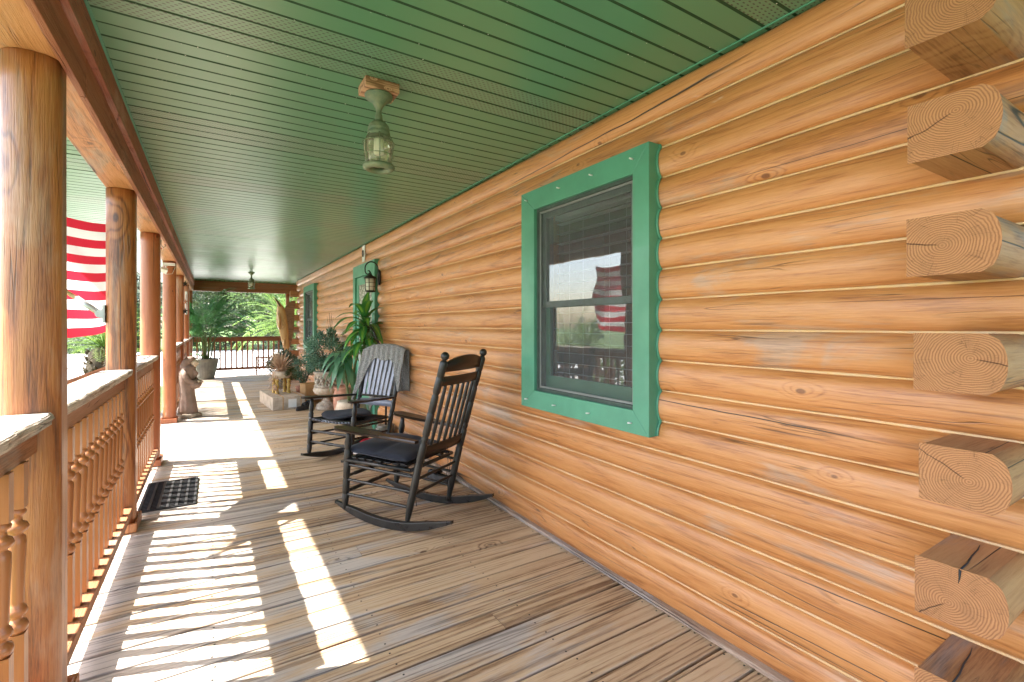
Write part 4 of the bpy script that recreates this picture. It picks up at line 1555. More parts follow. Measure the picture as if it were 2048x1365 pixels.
# ------------------------------------------------------------ statue
def statue():
    s_ = thing('monk_statue', (-.30, 8.22, 0), 'brown hooded monk statue bowing over a shell bowl at the foot of a post', 'statue', rz=R(-22))
    # local: +x forward (towards where it bows)
    mb = MB()
    mb.lathe([(.12, .0), (.15, .006), (.155, .03), (.145, .055), (.11, .062)], n=20, fn=lambda a, z: 1 + .08 * math.sin(3 * a) + .04 * math.sin(7 * a))
    mb.build('base', 'stone', s_)
    rings = [(0, .062, .115, .105), (0, .10, .118, .108), (0, .2, .105, .10), (-.005, .32, .092, .092), (-.01, .42, .088, .088), (-.012, .5, .094, .1), (-.012, .58, .10, .108), (-.006, .65, .098, .106), (.012, .70, .085, .098), (.03, .74, .065, .072)]
    mb = MB()
    n = 36
    R_ = []
    for cx, z, rx, ry in rings:
        ring = []
        for j in range(n):
            a = 2 * math.pi * j / n
            f = 1 + (.055 * math.sin(9 * a + z * 3) + .03 * math.sin(5 * a)) * max(0, 1 - z / .55) + .0
            ring.append(mb.vert((cx + rx * f * math.cos(a), ry * f * math.sin(a), z)))
        R_.append(ring)
    for A, B in zip(R_, R_[1:]):
        for j in range(n):
            mb.face((A[j], A[(j + 1) % n], B[(j + 1) % n], B[j]), True)
    mb.face(R_[0][::-1]); mb.face(R_[-1])
    # sleeves joined into the robe
    for sg in (-1, 1):
        mb.tube([(-.01, sg * .07, .665), (.01, sg * .095, .60), (.05, sg * .092, .525), (.095, sg * .06, .50), (.13, sg * .03, .51)], [.040, .040, .038, .034, .026], 12)
    # cape edge
    mb.tube([(.07, -.02, .68), (.10, 0, .62), (.075, .02, .55)], [.03, .035, .02], 10)
    mb.build('robe', 'statue', s_)
    mb = MB()
    # hood: shell around the head
    for q, (x, z, r) in enumerate([]):
        pass
    mb.tube([(-.015, 0, .66), (-.018, 0, .72), (-.004, 0, .775), (.025, 0, .812), (.055, 0, .818), (.078, 0, .808)], [.078, .076, .070, .060, .052, .046], 18)
    mb.build('hood', 'statue', s_)
    mb = MB()
    mb.ball((.085, 0, .768), .047, 14, (1.0, .86, 1.15))
    mb.tube([(.125, 0, .78), (.140, 0, .762), (.127, 0, .756)], [.006, .010, .006], 8)
    mb.tube([(.112, -.016, .737), (.124, 0, .735), (.112, .016, .737)], .005, 6)
    for sg in (-1, 1):
        mb.ball((.122, sg * .018, .784), .008, 8)
    mb.build('face', 'stone_tan', s_)
    mb = MB()
    for sg in (-1, 1):
        mb.tube([(.135, sg * .035, .508), (.165, sg * .018, .512)], [.018, .016], 10)
        for f in range(4):
            mb.tube([(.16, sg * (.006 + f * .007), .518 - f * .005), (.185, sg * (.004 + f * .006), .515 - f * .005), (.2, sg * (.002 + f * .005), .505 - f * .005)], [.005, .0045, .003], 6)
        mb.tube([(.15, sg * .012, .525), (.17, sg * .004, .532), (.185, sg * .002, .528)], [.006, .005, .0035], 6)
    mb.build('hands', 'stone_tan', s_)
    mb = MB(); mb.lathe([(.01, .40), (.045, .41), (.075, .445), (.088, .49), (.08, .49), (.05, .455), (.01, .445)], (.09, 0, 0), 20, fn=lambda a, z: 1 + .05 * math.sin(8 * a)); mb.build('shell_bowl', 'statue', s_)
statue()

# ------------------------------------------------------------ planters
def frond(mb, base, d, L, w, nl=22, droop=.9, leaf_w=.012, ll=.28, vee=.35):
    d = Vector(d).normalized()
    p = Vector(base)
    side = d.cross(Vector((0, 0, 1)))
    side = side.normalized() if side.length > .05 else Vector((1, 0, 0))
    pts = []
    for k in range(nl + 1):
        t = k / nl
        pts.append(p.copy())
        if t > .15:
            env = math.sin(math.pi * min(1, .12 + .88 * (t - .15) / .85)) ** .6
            for sg in (-1, 1):
                dd = (side * sg * .9 + d * .75 + Vector((0, 0, vee - .2 * t))).normalized()
                mb.leaf(p, dd, ll * (env * .85 + .15) * rnd.uniform(.8, 1.1), leaf_w, droop=.55, seg=2)
        d = (d + Vector((0, 0, -droop / nl * (.3 + 1.4 * t)))).normalized()
        p = p + d * (L / nl)
    mb.bid = rnd.random()
    mb.tube(pts, [w * (1 - .8 * k / nl) for k in range(nl + 1)], 5)

def foliage(mb, n, cfn, size, jit=1.0, aspect=.5):
    for _ in range(n):
        c, nrm = cfn()
        d = Vector((rnd.gauss(0, 1), rnd.gauss(0, 1), rnd.gauss(0, .7))) * jit + nrm
        if d.length < .1: continue
        d.normalize()
        s1 = size * rnd.uniform(.6, 1.3)
        u, w = frame_of(d)
        a = rnd.uniform(0, 6.28)
        u2 = u * math.cos(a) + w * math.sin(a)
        mb.bid = rnd.random()
        p = Vector(c)
        mb.poly([p, p + d * s1 * .5 + u2 * s1 * aspect * .5, p + d * s1, p + d * s1 * .5 - u2 * s1 * aspect * .5])

def bush(mb, c, r, n, size, clusters=14, aspect=.35):
    cl = []
    for _ in range(clusters):
        v = Vector((rnd.gauss(0, 1), rnd.gauss(0, 1), rnd.gauss(0, 1))).normalized()
        k = rnd.uniform(.45, .95)
        cl.append((Vector(c) + Vector((v.x * r[0], v.y * r[1], v.z * r[2])) * k, v))
    def cfn():
        cc, v = rnd.choice(cl)
        o = Vector((rnd.gauss(0, 1), rnd.gauss(0, 1), rnd.gauss(0, 1)))
        o = o.normalized() * rnd.uniform(.3, 1) * min(r) * .42
        return cc + o, (v + o.normalized() * .7)
    foliage(mb, n, cfn, size, .8, aspect)
    return cl

# stone urn on its pedestal
UX, UY = 1.52, 7.90
urn = thing('stone_urn', (UX, UY, 0), 'carved cast stone urn on a round foot, holding the bushy green plant', 'urn')
mb = MB(); mb.lathe([(.12, 0), (.165, .003), (.17, .03), (.15, .05), (.155, .07), (.12, .095), (.075, .12), (.055, .15), (.06, .185), (.09, .205)], n=32); mb.build('foot', 'stone', urn)
mb = MB(); mb.lathe([(.06, .2055), (.12, .215), (.17, .245), (.195, .29), (.19, .33), (.175, .345)], n=64, fn=lambda a, z: 1 + .05 * abs(math.sin(8 * a))); mb.build('gadroon', 'stone_tan', urn)
mb = MB(); mb.lathe([(.15, .3455), (.19, .352), (.192, .372), (.165, .385), (.15, .43), (.155, .50), (.19, .56), (.195, .585), (.17, .59)], n=40); mb.build('bowl', 'stone', urn)
mb = MB()
for a0 in (3.9, 5.2, 2.6):
    ca_, sa_ = math.cos(a0), math.sin(a0)
    for _ in range(26):
        a = a0 + rnd.gauss(0, .26)
        z = .44 + rnd.gauss(0, .05)
        mb.ball((.165 * math.cos(a), .165 * math.sin(a), z), rnd.uniform(.014, .034), 8, (1, 1, rnd.uniform(.8, 1.4)))
mb.build('relief_figures', 'stone', urn)
jb = thing('urn_shrub', (UX, UY, .59), 'bushy blue green shrub growing out of the carved stone urn', 'plant')
mb = MB()
cls = bush(mb, (-.03, -.05, .28), (.36, .30, .27), 5200, .042, 34)
cls += bush(mb, (.02, 0, .5), (.16, .16, .16), 1500, .04, 12)
mb.build('leaves', 'leaf_juniper', jb)
mb = MB(); bush(mb, (.27, -.14, .24), (.22, .16, .22), 2200, .042, 14); mb.build('dark_leaves', 'leaf_juniper_dark', jb)
mb = MB()
for c_, v in cls[:30]:
    mb.tube([(0, 0, -.03), Vector(c_) * .5 + Vector((0, 0, .02)), c_], [.007, .005, .002], 5)
for k in range(7):
    a = rnd.uniform(0, 6.28)
    mb.tube([(.05, .02, .5), (.05 + .05 * math.cos(a), .03 * math.sin(a), .88 + rnd.uniform(-.08, .05))], [.003, .0012], 4)
mb.build('stems', 'trunk', jb)

lb_ = thing('trailing_shrub', (1.36, 9.12, .0), 'low grey green shrub in a brown pot left of the stone urn', 'plant')
mb = MB(); mb.lathe([(.08, .003), (.11, .01), (.13, .22), (.14, .24), (.12, .24)], n=20); mb.build('pot', 'terracotta', lb_)
mb = MB(); cl = bush(mb, (0, 0, .50), (.20, .20, .22), 2300, .038, 18); mb.build('leaves', 'leaf_juniper', lb_)
mb = MB()
for c_, v in cl:
    mb.tube([(0, 0, .2), Vector(c_) * .6 + Vector((0, 0, .1)), c_], [.006, .004, .002], 5)
mb.build('stems', 'trunk', lb_)
lb2 = thing('dark_shrub', (1.12, 9.95, .0), 'dark leaved potted shrub behind the tan dried leaf stand', 'plant')
mb = MB(); mb.lathe([(.09, .003), (.12, .01), (.14, .26), (.15, .28), (.12, .28)], n=20); mb.build('pot', 'potgrey', lb2)
mb = MB(); cl = bush(mb, (0, 0, .58), (.28, .24, .26), 2300, .045, 18); mb.build('leaves', 'leaf_juniper_dark', lb2)
mb = MB()
for c_, v in cl:
    mb.tube([(0, 0, .25), Vector(c_) * .6 + Vector((0, 0, .15)), c_], [.006, .004, .002], 5)
mb.build('stems', 'trunk', lb2)
tp = thing('terracotta_pot', (1.60, 7.12, 0), 'large plain terracotta pot against the wall right of the stone urn', 'pot')
mb = MB(); mb.lathe([(.09, .003), (.11, .02), (.135, .12), (.145, .24), (.135, .34), (.12, .38), (.135, .40), (.138, .42), (.11, .42)], n=32); mb.build('body', 'terracotta', tp)
mb = MB(); mb.lathe([(.02, .405), (.105, .41), (.10, .415), (.02, .418)], n=20); mb.build('soil', 'dirt', tp)

# wrapped box with paper tag
bx_ = thing('wrapped_box', (.775, 8.12, 0), 'low box in marbled wrap with a white paper tag, under the tan leaf stand', 'box', rz=R(5))
W_, D_, H_ = .47, 1.1, .20
mb = MB(); mb.box(0, W_, 0, D_, .003, H_); mb.build('body', 'parcel', bx_, bevel=.006)
mb = MB()
for x in (.14, .40):
    mb.box(x, x + .012, -.002, D_ + .002, H_ + .0004, H_ + .004); mb.box(x, x + .012, -.0045, -.0006, .004, H_ + .003)
mb.build('twine', 'card', bx_)
mb = MB(); mb.box(.22, .34, -.006, -.0046, .03, .16); mb.build('tag', 'paper', bx_)

# stand with twisted gold legs and dried leaves
sd = thing('dried_leaf_stand', (.96, 8.66, H_ + .002), 'tan dried leaf arrangement on a stand with twisted gold legs, on the wrapped box', 'planter', rz=R(13))
for (x, y) in ((-.10, -.08), (.08, -.08), (-.09, .09), (.08, .09)):
    mb = MB()
    mb.lathe([(.034, 0), (.036, .006), (.028, .018), (.024, .03)], (x, y, 0), 14)
    mb.lathe([(.026, .0305 + k * .005) for k in range(42)], (x, y, 0), 16, fn=lambda a, z: 1 + .22 * math.sin(2 * a + z * 70))
    mb.build('twisted_leg', 'gold', sd)
mb = MB(); mb.lathe([(.08, .242), (.13, .25), (.15, .30), (.14, .35), (.11, .36)], n=24, fn=lambda a, z: 1 + .06 * math.sin(9 * a + z * 50)); mb.build('bowl', 'stone_tan', sd)
mb = MB()
for k in range(95):
    a = rnd.uniform(0, 6.28)
    el = rnd.uniform(.2, 1.4)
    d = Vector((math.cos(a) * math.cos(el), math.sin(a) * math.cos(el), math.sin(el)))
    mb.leaf((d.x * .05 - .02, d.y * .05, .34 + rnd.uniform(0, .1)), d, rnd.uniform(.16, .34), .035, droop=.35, seg=3)
mb.build('dried_leaves', 'leaf_dry', sd)
mb = MB()
for k in range(60):
    a = rnd.uniform(0, 6.28)
    el = rnd.uniform(-.9, .2)
    d = Vector((math.cos(a) * math.cos(el), math.sin(a) * math.cos(el), math.sin(el)))
    mb.leaf((d.x * .06 - .10, d.y * .06 - .02, .22 + rnd.uniform(-.14, .14)), d, rnd.uniform(.06, .13), .03, droop=.5, seg=2)
mb.build('hanging_leaves', 'leaf_dry', sd)
mb = MB(); bush(mb, (.10, -.12, .30), (.13, .12, .10), 900, .03, 10); mb.build('green_sprig', 'leaf_olive', sd)

cbx = thing('cardboard_box', (1.42, 8.78, 0), 'open brown cardboard box beside the foot of the stone urn', 'box', rz=R(12))
mb = MB(); mb.box(-.13, .13, -.12, .12, .003, .32); mb.build('body', 'card', cbx, bevel=.003)
mb = MB()
for k in range(6):
    mb.box(-.12 + k * .045, -.10 + k * .045, -.127, -.1205, .01, .25)
mb.build('ribs', 'card', cbx)
mb = MB(); mb.box(-.125, .125, -.20, -.1275, .06, .075); mb.build('flap', 'paper', cbx)

# shoes
def clog(loc, rz, label):
    c = thing('clog', loc, label, 'shoe', 'black clogs', rz)
    mb = MB()
    n = 20
    def sole(t):
        return .035 + .014 * math.sin(math.pi * t) ** .7 + .008 * (t > .5)
    R_ = []
    prof = [(0, .0), (.0, .02), (.006, .045), (-.006, .075), (-.022, .09)]
    ring = []
    for layer, (ins, z) in enumerate([(0.002, .001), (-.002, .012), (0, .026), (.004, .045), (.012, .068), (.026, .082)]):
        rr = []
        for j in range(28):
            a = 2 * math.pi * j / 28
            y = math.sin(a)
            w = (.047 if y > 0 else .039) - ins
            l = .132 - ins
            zz = z if not (layer > 3 and y < -.1) else z - (layer - 3) * .010
            rr.append(mb.vert((w * math.cos(a), l * y, zz)))
        R_.append(rr)
    for A, B in zip(R_, R_[1:]):
        for j in range(28):
            mb.face((A[j], A[(j + 1) % 28], B[(j + 1) % 28], B[j]), True)
    mb.face(R_[0][::-1])
    mb.build('body', 'rubber', c)
    mb = MB()
    mb.tube([(-.04, .0, .062), (-.03, .01, .092), (0, .02, .104), (.03, .01, .092), (.04, .0, .062)], [.010, .012, .013, .012, .010], 8)
    mb.grid(lambda u, v: ((u - .5) * .07 * math.cos((v) * 1.2), .01 + v * .105, .102 * math.cos(v * 1.35) ** .6 - abs(u - .5) * .03), 8, 10)
    mb.build('vamp', 'rubber', c)
    return c
clog((1.19, 7.98, .0025), R(-60), 'left black clog lying in front of the cardboard box')
clog((1.27, 8.14, .0025), R(-48), 'right black clog just behind the other one by the cardboard box')
clog((1.60, 3.72, .0025), R(20), 'single black clog under the near rocking chair by the wall')

# dracaena in carved pot
dp = thing('carved_pot', (1.50, 6.28, 0), 'cream carved pot behind the far rocking chair, holding the broad leaved plant', 'pot')
mb = MB(); mb.lathe([(.11, .003), (.13, .01), (.17, .08), (.195, .17), (.19, .26), (.165, .32), (.17, .34), (.14, .345)], n=48, fn=lambda a, z: 1 + .018 * math.sin(12 * a + 30 * z) + .012 * math.sin(19 * a - 40 * z)); mb.build('body', 'stone_tan', dp)
mb = MB(); mb.lathe([(.02, .33), (.135, .333), (.13, .338), (.02, .341)], n=20); mb.build('soil', 'dirt', dp)
dc = thing('corn_plant', (1.50, 6.28, .335), 'tall broad leaved corn plant with drooping striped leaves behind the far rocking chair', 'plant')
mb = MB()
canes = [((0, .02, 0), (.02, -.1, .45), (.07, -.38, .98)), ((-.03, -.03, 0), (-.06, -.02, .25), (-.07, .02, .54)), ((.05, .02, 0), (.08, -.1, .4), (.10, -.28, .78))]
for a, b, c_ in canes:
    mb.tube([a, b, c_], [.016, .014, .012], 8)
mb.build('canes', 'cane', dc)
mb = MB()
for (hx, hy, hz), n_, L in ((canes[0][2], 22, .46), (canes[2][2], 18, .42)):
    for k in range(n_):
        a = k * 2.4 + rnd.uniform(-.2, .2)
        el = .15 + 1.15 * k / n_
        d = Vector((math.cos(a) * math.cos(el), math.sin(a) * math.cos(el), math.sin(el)))
        if d.x > .25: d.x = .25 * rnd.random()
        mb.leaf((hx, hy, hz - .12 + .2 * k / n_), d, L * rnd.uniform(.75, 1.1), .098, droop=2.1, seg=8, fold=.12)
mb.build('leaves', 'leaf_draca', dc)
mb = MB()
for (hx, hy, hz), n_, L in ((canes[1][2], 30, .40),):
    for k in range(n_):
        a = k * 2.4 + rnd.uniform(-.2, .2)
        el = -.1 + 1.1 * k / n_
        d = Vector((math.cos(a) * math.cos(el), math.sin(a) * math.cos(el), math.sin(el)))
        if d.x > .3: d.x = .3 * rnd.random()
        mb.leaf((hx, hy, hz - .12 + .2 * k / n_), d, L * rnd.uniform(.75, 1.1), .08, droop=2.6, seg=8, fold=.1)
mb.build('pale_leaves', 'leaf_draca2', dc)
# leaning dark branch with narrow leaves
db = thing('leaning_branch_plant', (1.66, 5.35, 0), 'dark leaning branch with thin twigs between the far chair and the wall', 'plant')
mb = MB(); mb.lathe([(.06, .003), (.08, .01), (.095, .16), (.10, .18), (.08, .18)], n=20); mb.build('pot', 'potgrey', db)
mb = MB()
mb.tube([(0, 0, .16), (.02, .04, .6), (.0, .05, .95), (-.05, .28, 1.22), (-.10, .52, 1.42)], [.013, .012, .011, .009, .005], 8)
for k in range(9):
    t = k / 9
    p = Vector((-.03 - .04 * t, .15 + .33 * t, 1.08 + .26 * t))
    q = p + Vector((rnd.uniform(-.12, .02), rnd.uniform(-.12, .05), rnd.uniform(.05, .18)))
    mb.tube([p, q], [.004, .0015], 5)
mb.build('branch', 'darkcane', db)
mb = MB()
for k in range(26):
    t = rnd.random()
    p = Vector((-.03 - .04 * t, .12 + .36 * t, 1.06 + .30 * t))
    d = Vector((rnd.uniform(-1, .05), rnd.uniform(-.6, 1), rnd.uniform(-.5, .6)))
    mb.leaf(p, d, rnd.uniform(.09, .2), .03, droop=.9, seg=4)
mb.build('leaves', 'leaf_dark', db)

# folded magazines / bag under the far chair
bg = thing('paper_bundle', (1.33, 5.02, .003), 'small bundle of papers and cloth on the deck under the far rocking chair', 'bundle', rz=R(20))
mb = MB(); mb.box(-.13, .1, -.09, .09, 0, .05); mb.build('papers', 'paper', bg, bevel=.004)
mb = MB(); mb.ball((.04, .0, .085), .07, 12, (1.2, .9, .55)); mb.build('cloth', 'flag_red', bg)

# ------------------------------------------------------------ carved fish
fs = thing('fish_carving', (1.36, 11.9, 0), 'tall carved wooden sailfish standing upright at the end of the log wall', 'carving')
mb = MB(); mb.lathe([(.14, .003), (.16, .01), (.15, .05), (.09, .08), (.05, .14), (.045, .55), (.04, .6)], n=20); mb.build('stand', 'fish', fs)
mb = MB()
pts = [(.09, 0, .55), (.075, 0, .66), (.055, 0, .8), (.035, 0, .95), (.015, 0, 1.12), (-.01, 0, 1.3), (-.035, 0, 1.46), (-.055, 0, 1.6), (-.07, 0, 1.70), (-.085, 0, 1.76), (-.12, 0, 1.83), (-.17, 0, 1.90), (-.21, 0, 1.96)]
rad = [.028, .04, .055, .07, .083, .092, .092, .084, .068, .045, .024, .014, .004]
mb.tube(pts, rad, 20, squash=(.62, 1.12))
o = mb.build('body', 'fish', fs)
def plate(name, pts, th, mat, ridge=True):
    mb = MB()
    n = len(pts)
    f = [mb.vert((x, -th, z)) for x, z in pts]; b = [mb.vert((x, th, z)) for x, z in pts]
    c1 = mb.vert((sum(p[0] for p in pts) / n, -th * 1.6, sum(p[1] for p in pts) / n)); c2 = mb.vert((sum(p[0] for p in pts) / n, th * 1.6, sum(p[1] for p in pts) / n))
    for q in range(n):
        k = (q + 1) % n
        mb.face((f[q], f[k], c1)); mb.face((b[k], b[q], c2)); mb.face((f[q], b[q], b[k], f[k]))
    return mb.build(name, mat, fs)
plate('sail_fin', [(-.0, 1.66), (.05, 1.76), (.11, 1.83), (.18, 1.87), (.255, 1.88), (.24, 1.78), (.225, 1.66), (.22, 1.5), (.215, 1.35), (.205, 1.2), (.185, 1.05), (.155, .92), (.12, .82), (.085, .84), (.08, 1.1), (.06, 1.3), (.035, 1.5)], .012, 'sail')
plate('side_fin', [(-.13, 1.58), (-.08, 1.56), (-.06, 1.45), (-.07, 1.3), (-.10, 1.22), (-.13, 1.3), (-.15, 1.45)], .075, 'fish')
plate('lower_fin', [(-.02, .98), (.02, 1.0), (.03, .9), (.0, .86), (-.03, .9)], .05, 'fish')
mb = MB(); mb.tube([(-.075, -.04, 1.735), (-.1, -.025, 1.79), (-.155, -.012, 1.875), (-.21, -.003, 1.962)], [.012, .014, .010, .003], 8); mb.build('bill_edge', 'darkcane', fs)

# ------------------------------------------------------------ potted areca palm
ap = thing('ribbed_pot', (-.14, 13.85, 0), 'ribbed grey glazed pot holding the feathery palm in the far corner', 'pot')
mb = MB(); mb.lathe([(.15, .003), (.17, .006), (.19, .1), (.22, .25), (.25, .4), (.262, .47), (.275, .475), (.28, .50), (.24, .505), (.22, .46)], n=72, fn=lambda a, z: 1 + (.03 * abs(math.sin(12 * a)) if z < .47 else 0)); mb.build('body', 'potgrey', ap)
mb = MB(); mb.lathe([(.02, .455), (.225, .46), (.22, .465), (.02, .47)], n=20); mb.build('soil', 'dirt', ap)
pa = thing('feathery_palm', (-.14, 13.85, .46), 'feathery dark green palm growing in the ribbed grey pot', 'palm')
mb = MB(); mc = MB()
for k in range(20):
    a = rnd.uniform(0, 6.28); r = rnd.uniform(.02, .12)
    b = Vector((r * math.cos(a), r * math.sin(a), 0))
    h = rnd.uniform(.5, 1.05)
    t_ = b + Vector((.16 * math.cos(a) * h, .16 * math.sin(a) * h, h))
    mc.tube([b, (b + t_) / 2 + Vector((0, 0, .02)), t_], [.012, .010, .007], 6)
    for q in range(4):
        a2 = a + rnd.uniform(-1.3, 1.3)
        el = rnd.uniform(.35, 1.35)
        d = Vector((math.cos(a2) * math.cos(el), math.sin(a2) * math.cos(el) * .7 - .1, math.sin(el)))
        frond(mb, t_, d, rnd.uniform(.6, 1.0), .005, nl=20, droop=1.3, leaf_w=.026, ll=.34)
for k in range(5):
    a = rnd.uniform(2.2, 4.4)
    d = Vector((math.cos(a), math.sin(a), .9))
    frond(mb, (0, 0, .02), d, .4, .003, nl=9, droop=1.0, leaf_w=.02, ll=.14)
mb.build('fronds', 'leaf_areca', pa)
mc.build('stems', 'cane', pa)

# small hanging things on the posts
fl_ = thing('floodlight', (-.475, 7.82, 2.08), 'white twin floodlight fixed to the top of the post beside the statue', 'floodlight')
mb = MB(); mb.box(-.09, .05, -.05, .005, .02, .055); mb.build('base', 'white', fl_, bevel=.005)
mb = MB(); mb.tube([(-.04, -.03, .03), (-.05, -.06, -.01)], .008, 8); mb.box(-.04, .04, -.03, .03, -.03, .03, Matrix.Translation((-.07, -.08, -.05)) @ Matrix.Rotation(R(35), 4, 'X') @ Matrix.Rotation(R(20), 4, 'Y')); mb.build('lamp_head', 'white', fl_, bevel=.006)
mb = MB(); mb.tube([(-.09, -.03, -.04), (-.05, -.07, -.10), (.02, -.05, -.09), (.05, -.02, .0)], .0025, 6); mb.build('wire', 'white', fl_)
for z, mt_, lb in ((2.02, 'iron', 'upper dark metal star on the post beyond the statue'), (1.71, 'terracotta', 'reddish metal star between the two dark ones on the same post'), (1.55, 'iron', 'lower dark metal star on the post beyond the statue')):
    so = thing('star_ornament', (-.405, 9.89, z), lb, 'ornament', 'metal stars')
    mb = MB()
    pts = []
    for k in range(10):
        a = math.pi / 2 + k * math.pi / 5
        rr = .062 if k % 2 == 0 else .026
        pts.append((.004 + rr * math.cos(a) * .8, rr * math.cos(a) * -.6, rr * math.sin(a)))
    ctr, cbk = mb.vert((-.01, -.03, 0)), mb.vert((.01, .01, 0))
    ids = [mb.vert(p) for p in pts]
    for q in range(10):
        mb.face((ids[q], ids[(q + 1) % 10], ctr)); mb.face((ids[(q + 1) % 10], ids[q], cbk))
    mb.build('star', mt_, so)
th_ = thing('thermometer', (-.47, 12.105, 1.78), 'narrow white thermometer on the second last side post', 'thermometer')
mb = MB(); mb.box(-.02, .02, -.012, 0, -.24, .24); mb.build('plate', 'white', th_, bevel=.004)
mb = MB(); mb.tube([(0, -.015, -.2), (0, -.015, .18)], .004, 6); mb.ball((0, -.015, -.21), .009, 8); mb.build('tube', 'flag_red', th_)
hk = thing('plant_hook', (-.44, 5.95, 2.165), 'small curled hook with a red tip hanging under the roof beam', 'hook')
mb = MB(); mb.tube([(0, 0, 0), (0, 0, -.05), (.02, 0, -.075), (.035, 0, -.06), (.03, 0, -.04)], .003, 6); mb.build('hook', 'iron', hk)
mb = MB(); mb.ball((-.01, 0, -.085), .012, 8, (1.6, 1, .8)); mb.build('red_tip', 'flag_red', hk)
sc_ = thing('security_camera', (.25, 14.08, 2.20), 'small white camera on the beam at the far end', 'camera')
mb = MB(); mb.box(-.05, .05, -.04, .02, -.05, -.01); mb.box(-.02, .02, -.01, .028, -.009, .03); mb.build('body', 'white', sc_, bevel=.006)
mb = MB(); mb.tube([(0, -.041, -.03), (0, -.05, -.03)], .016, 12); mb.build('lens', 'rubber', sc_)

# ------------------------------------------------------------ yard plants
def sago(loc, label, hgt, tr, frondL, n=46, mat='leaf_date', dead=8):
    s_ = thing('sago_palm', loc, label, 'palm', 'sago palms in the yard')
    mb = MB()
    prof = [(tr * .62, 0), (tr * .6, hgt * .3), (tr * .72, hgt * .55), (tr * 1.0, hgt * .8), (tr * .85, hgt * .95), (tr * .4, hgt)]
    mb.lathe(prof, n=20, fn=lambda a, z: 1 + .0)
    for k in range(230):
        z = rnd.uniform(.05, .97) * hgt
        a = rnd.uniform(0, 6.28)
        for q in range(len(prof) - 1):
            if prof[q][1] <= z <= prof[q + 1][1]:
                tt = (z - prof[q][1]) / (prof[q + 1][1] - prof[q][1])
                rr = prof[q][0] + (prof[q + 1][0] - prof[q][0]) * tt
        c = Vector((rr * math.cos(a), rr * math.sin(a), z))
        mb.tube([c, c + Vector((math.cos(a) * .03, math.sin(a) * .03, .045))], [.022, .008], 5)
    mb.build('trunk', 'trunk', s_)
    mb = MB()
    for k in range(n):
        a = k * 2.4
        el = .15 + 1.25 * k / n
        d = Vector((math.cos(a) * math.cos(el), math.sin(a) * math.cos(el), math.sin(el)))
        frond(mb, (0, 0, hgt - .03), d, frondL * rnd.uniform(.8, 1.1), .007, nl=20, droop=1.1, leaf_w=.012, ll=.14, vee=.5)
    mb.build('fronds', mat, s_)
    mb = MB()
    for k in range(dead):
        a = k * 6.28 / dead + .3
        frond(mb, (tr * .7 * math.cos(a), tr * .7 * math.sin(a), hgt * .92), (math.cos(a), math.sin(a), -.3), frondL * .7, .007, nl=14, droop=2.2, leaf_w=.01, ll=.1)
    mb.build('dead_fronds', 'leaf_drygrey', s_)
    return s_
sago((-1.33, 8.95, -.55), 'sago palm with a pineapple shaped trunk seen between the two nearest posts', 1.55, .20, .75)
sago((-2.75, 7.3, -.55), 'second sago palm trunk just left of the pineapple shaped one', 1.45, .17, .7, n=34)
sago((-3.6, 5.2, -.55), 'sago palm at the left edge behind the nearest post', 1.3, .18, .8, n=34)

def date_palm(loc, label, hgt, L, n, mat='leaf_date'):
    s_ = thing('date_palm', loc, label, 'palm', 'date palms in the yard')
    mb = MB()
    mb.tube([(.22, 0, 0), (.15, 0, hgt * .5), (0, 0, hgt)], [.13, .11, .13], 14)
    for k in range(90):
        t = rnd.random(); a = rnd.uniform(0, 6.28)
        c = Vector((.22 * (1 - t) + .11 * math.cos(a), .11 * math.sin(a), hgt * t))
        mb.tube([c, c + Vector((math.cos(a) * .05, math.sin(a) * .05, .07))], [.03, .01], 5)
    mb.build('trunk', 'trunk', s_)
    mb = MB()
    for k in range(n):
        a = k * 2.4
        el = .0 + 1.4 * k / n
        d = Vector((math.cos(a) * math.cos(el), math.sin(a) * math.cos(el), math.sin(el)))
        frond(mb, (0, 0, hgt), d, L * rnd.uniform(.8, 1.1), .012, nl=30, droop=1.5, leaf_w=.015, ll=.32, vee=.4)
    mb.build('fronds', mat, s_)
    return s_
date_palm((2.15, 17.6, -.55), 'bright green date palm with arching fronds behind the end railing', 1.75, 1.85, 70)
date_palm((-3.6, 17.0, -.55), 'yellow green palm seen in the narrow gap left of the floodlight post', 1.3, 1.7, 34, 'leaf_lime')
date_palm((-6.5, 12.5, -.55), 'yellow green palm out in the yard left of the flag post', 1.0, 1.9, 34, 'leaf_lime')

def shrub(loc, r, n, mat, label, size=.07, grp='yard shrubs'):
    s_ = thing('garden_shrub', loc, label, 'shrub', grp)
    mb = MB(); cl = bush(mb, (0, 0, r[2] * .9), r, n, size, 22, .5); mb.build('leaves', mat, s_)
    mb = MB()
    for c_, v in cl:
        mb.tube([(0, 0, 0), Vector(c_) * .55, c_], [.02, .012, .004], 5)
    mb.build('stems', 'trunk', s_)
    return s_
shrub((-1.35, 9.0, -.55), (.45, .45, .35), 1600, 'leaf_dark', 'low dark green shrub beyond the steps at the foot of the railing')
shrub((-1.5, 10.3, -.55), (.5, .5, .3), 1400, 'leaf_olive', 'low olive shrub further along outside the railing')
shrub((-5.0, 9.0, -.55), (.9, .9, .6), 2600, 'leaf_lime', 'yellow green shrub on the lawn left of the sago palms', .1)
shrub((-5.4, 6.0, -.55), (.9, .9, .5), 2200, 'leaf_lime', 'yellow green shrub on the lawn nearer the house front', .1)

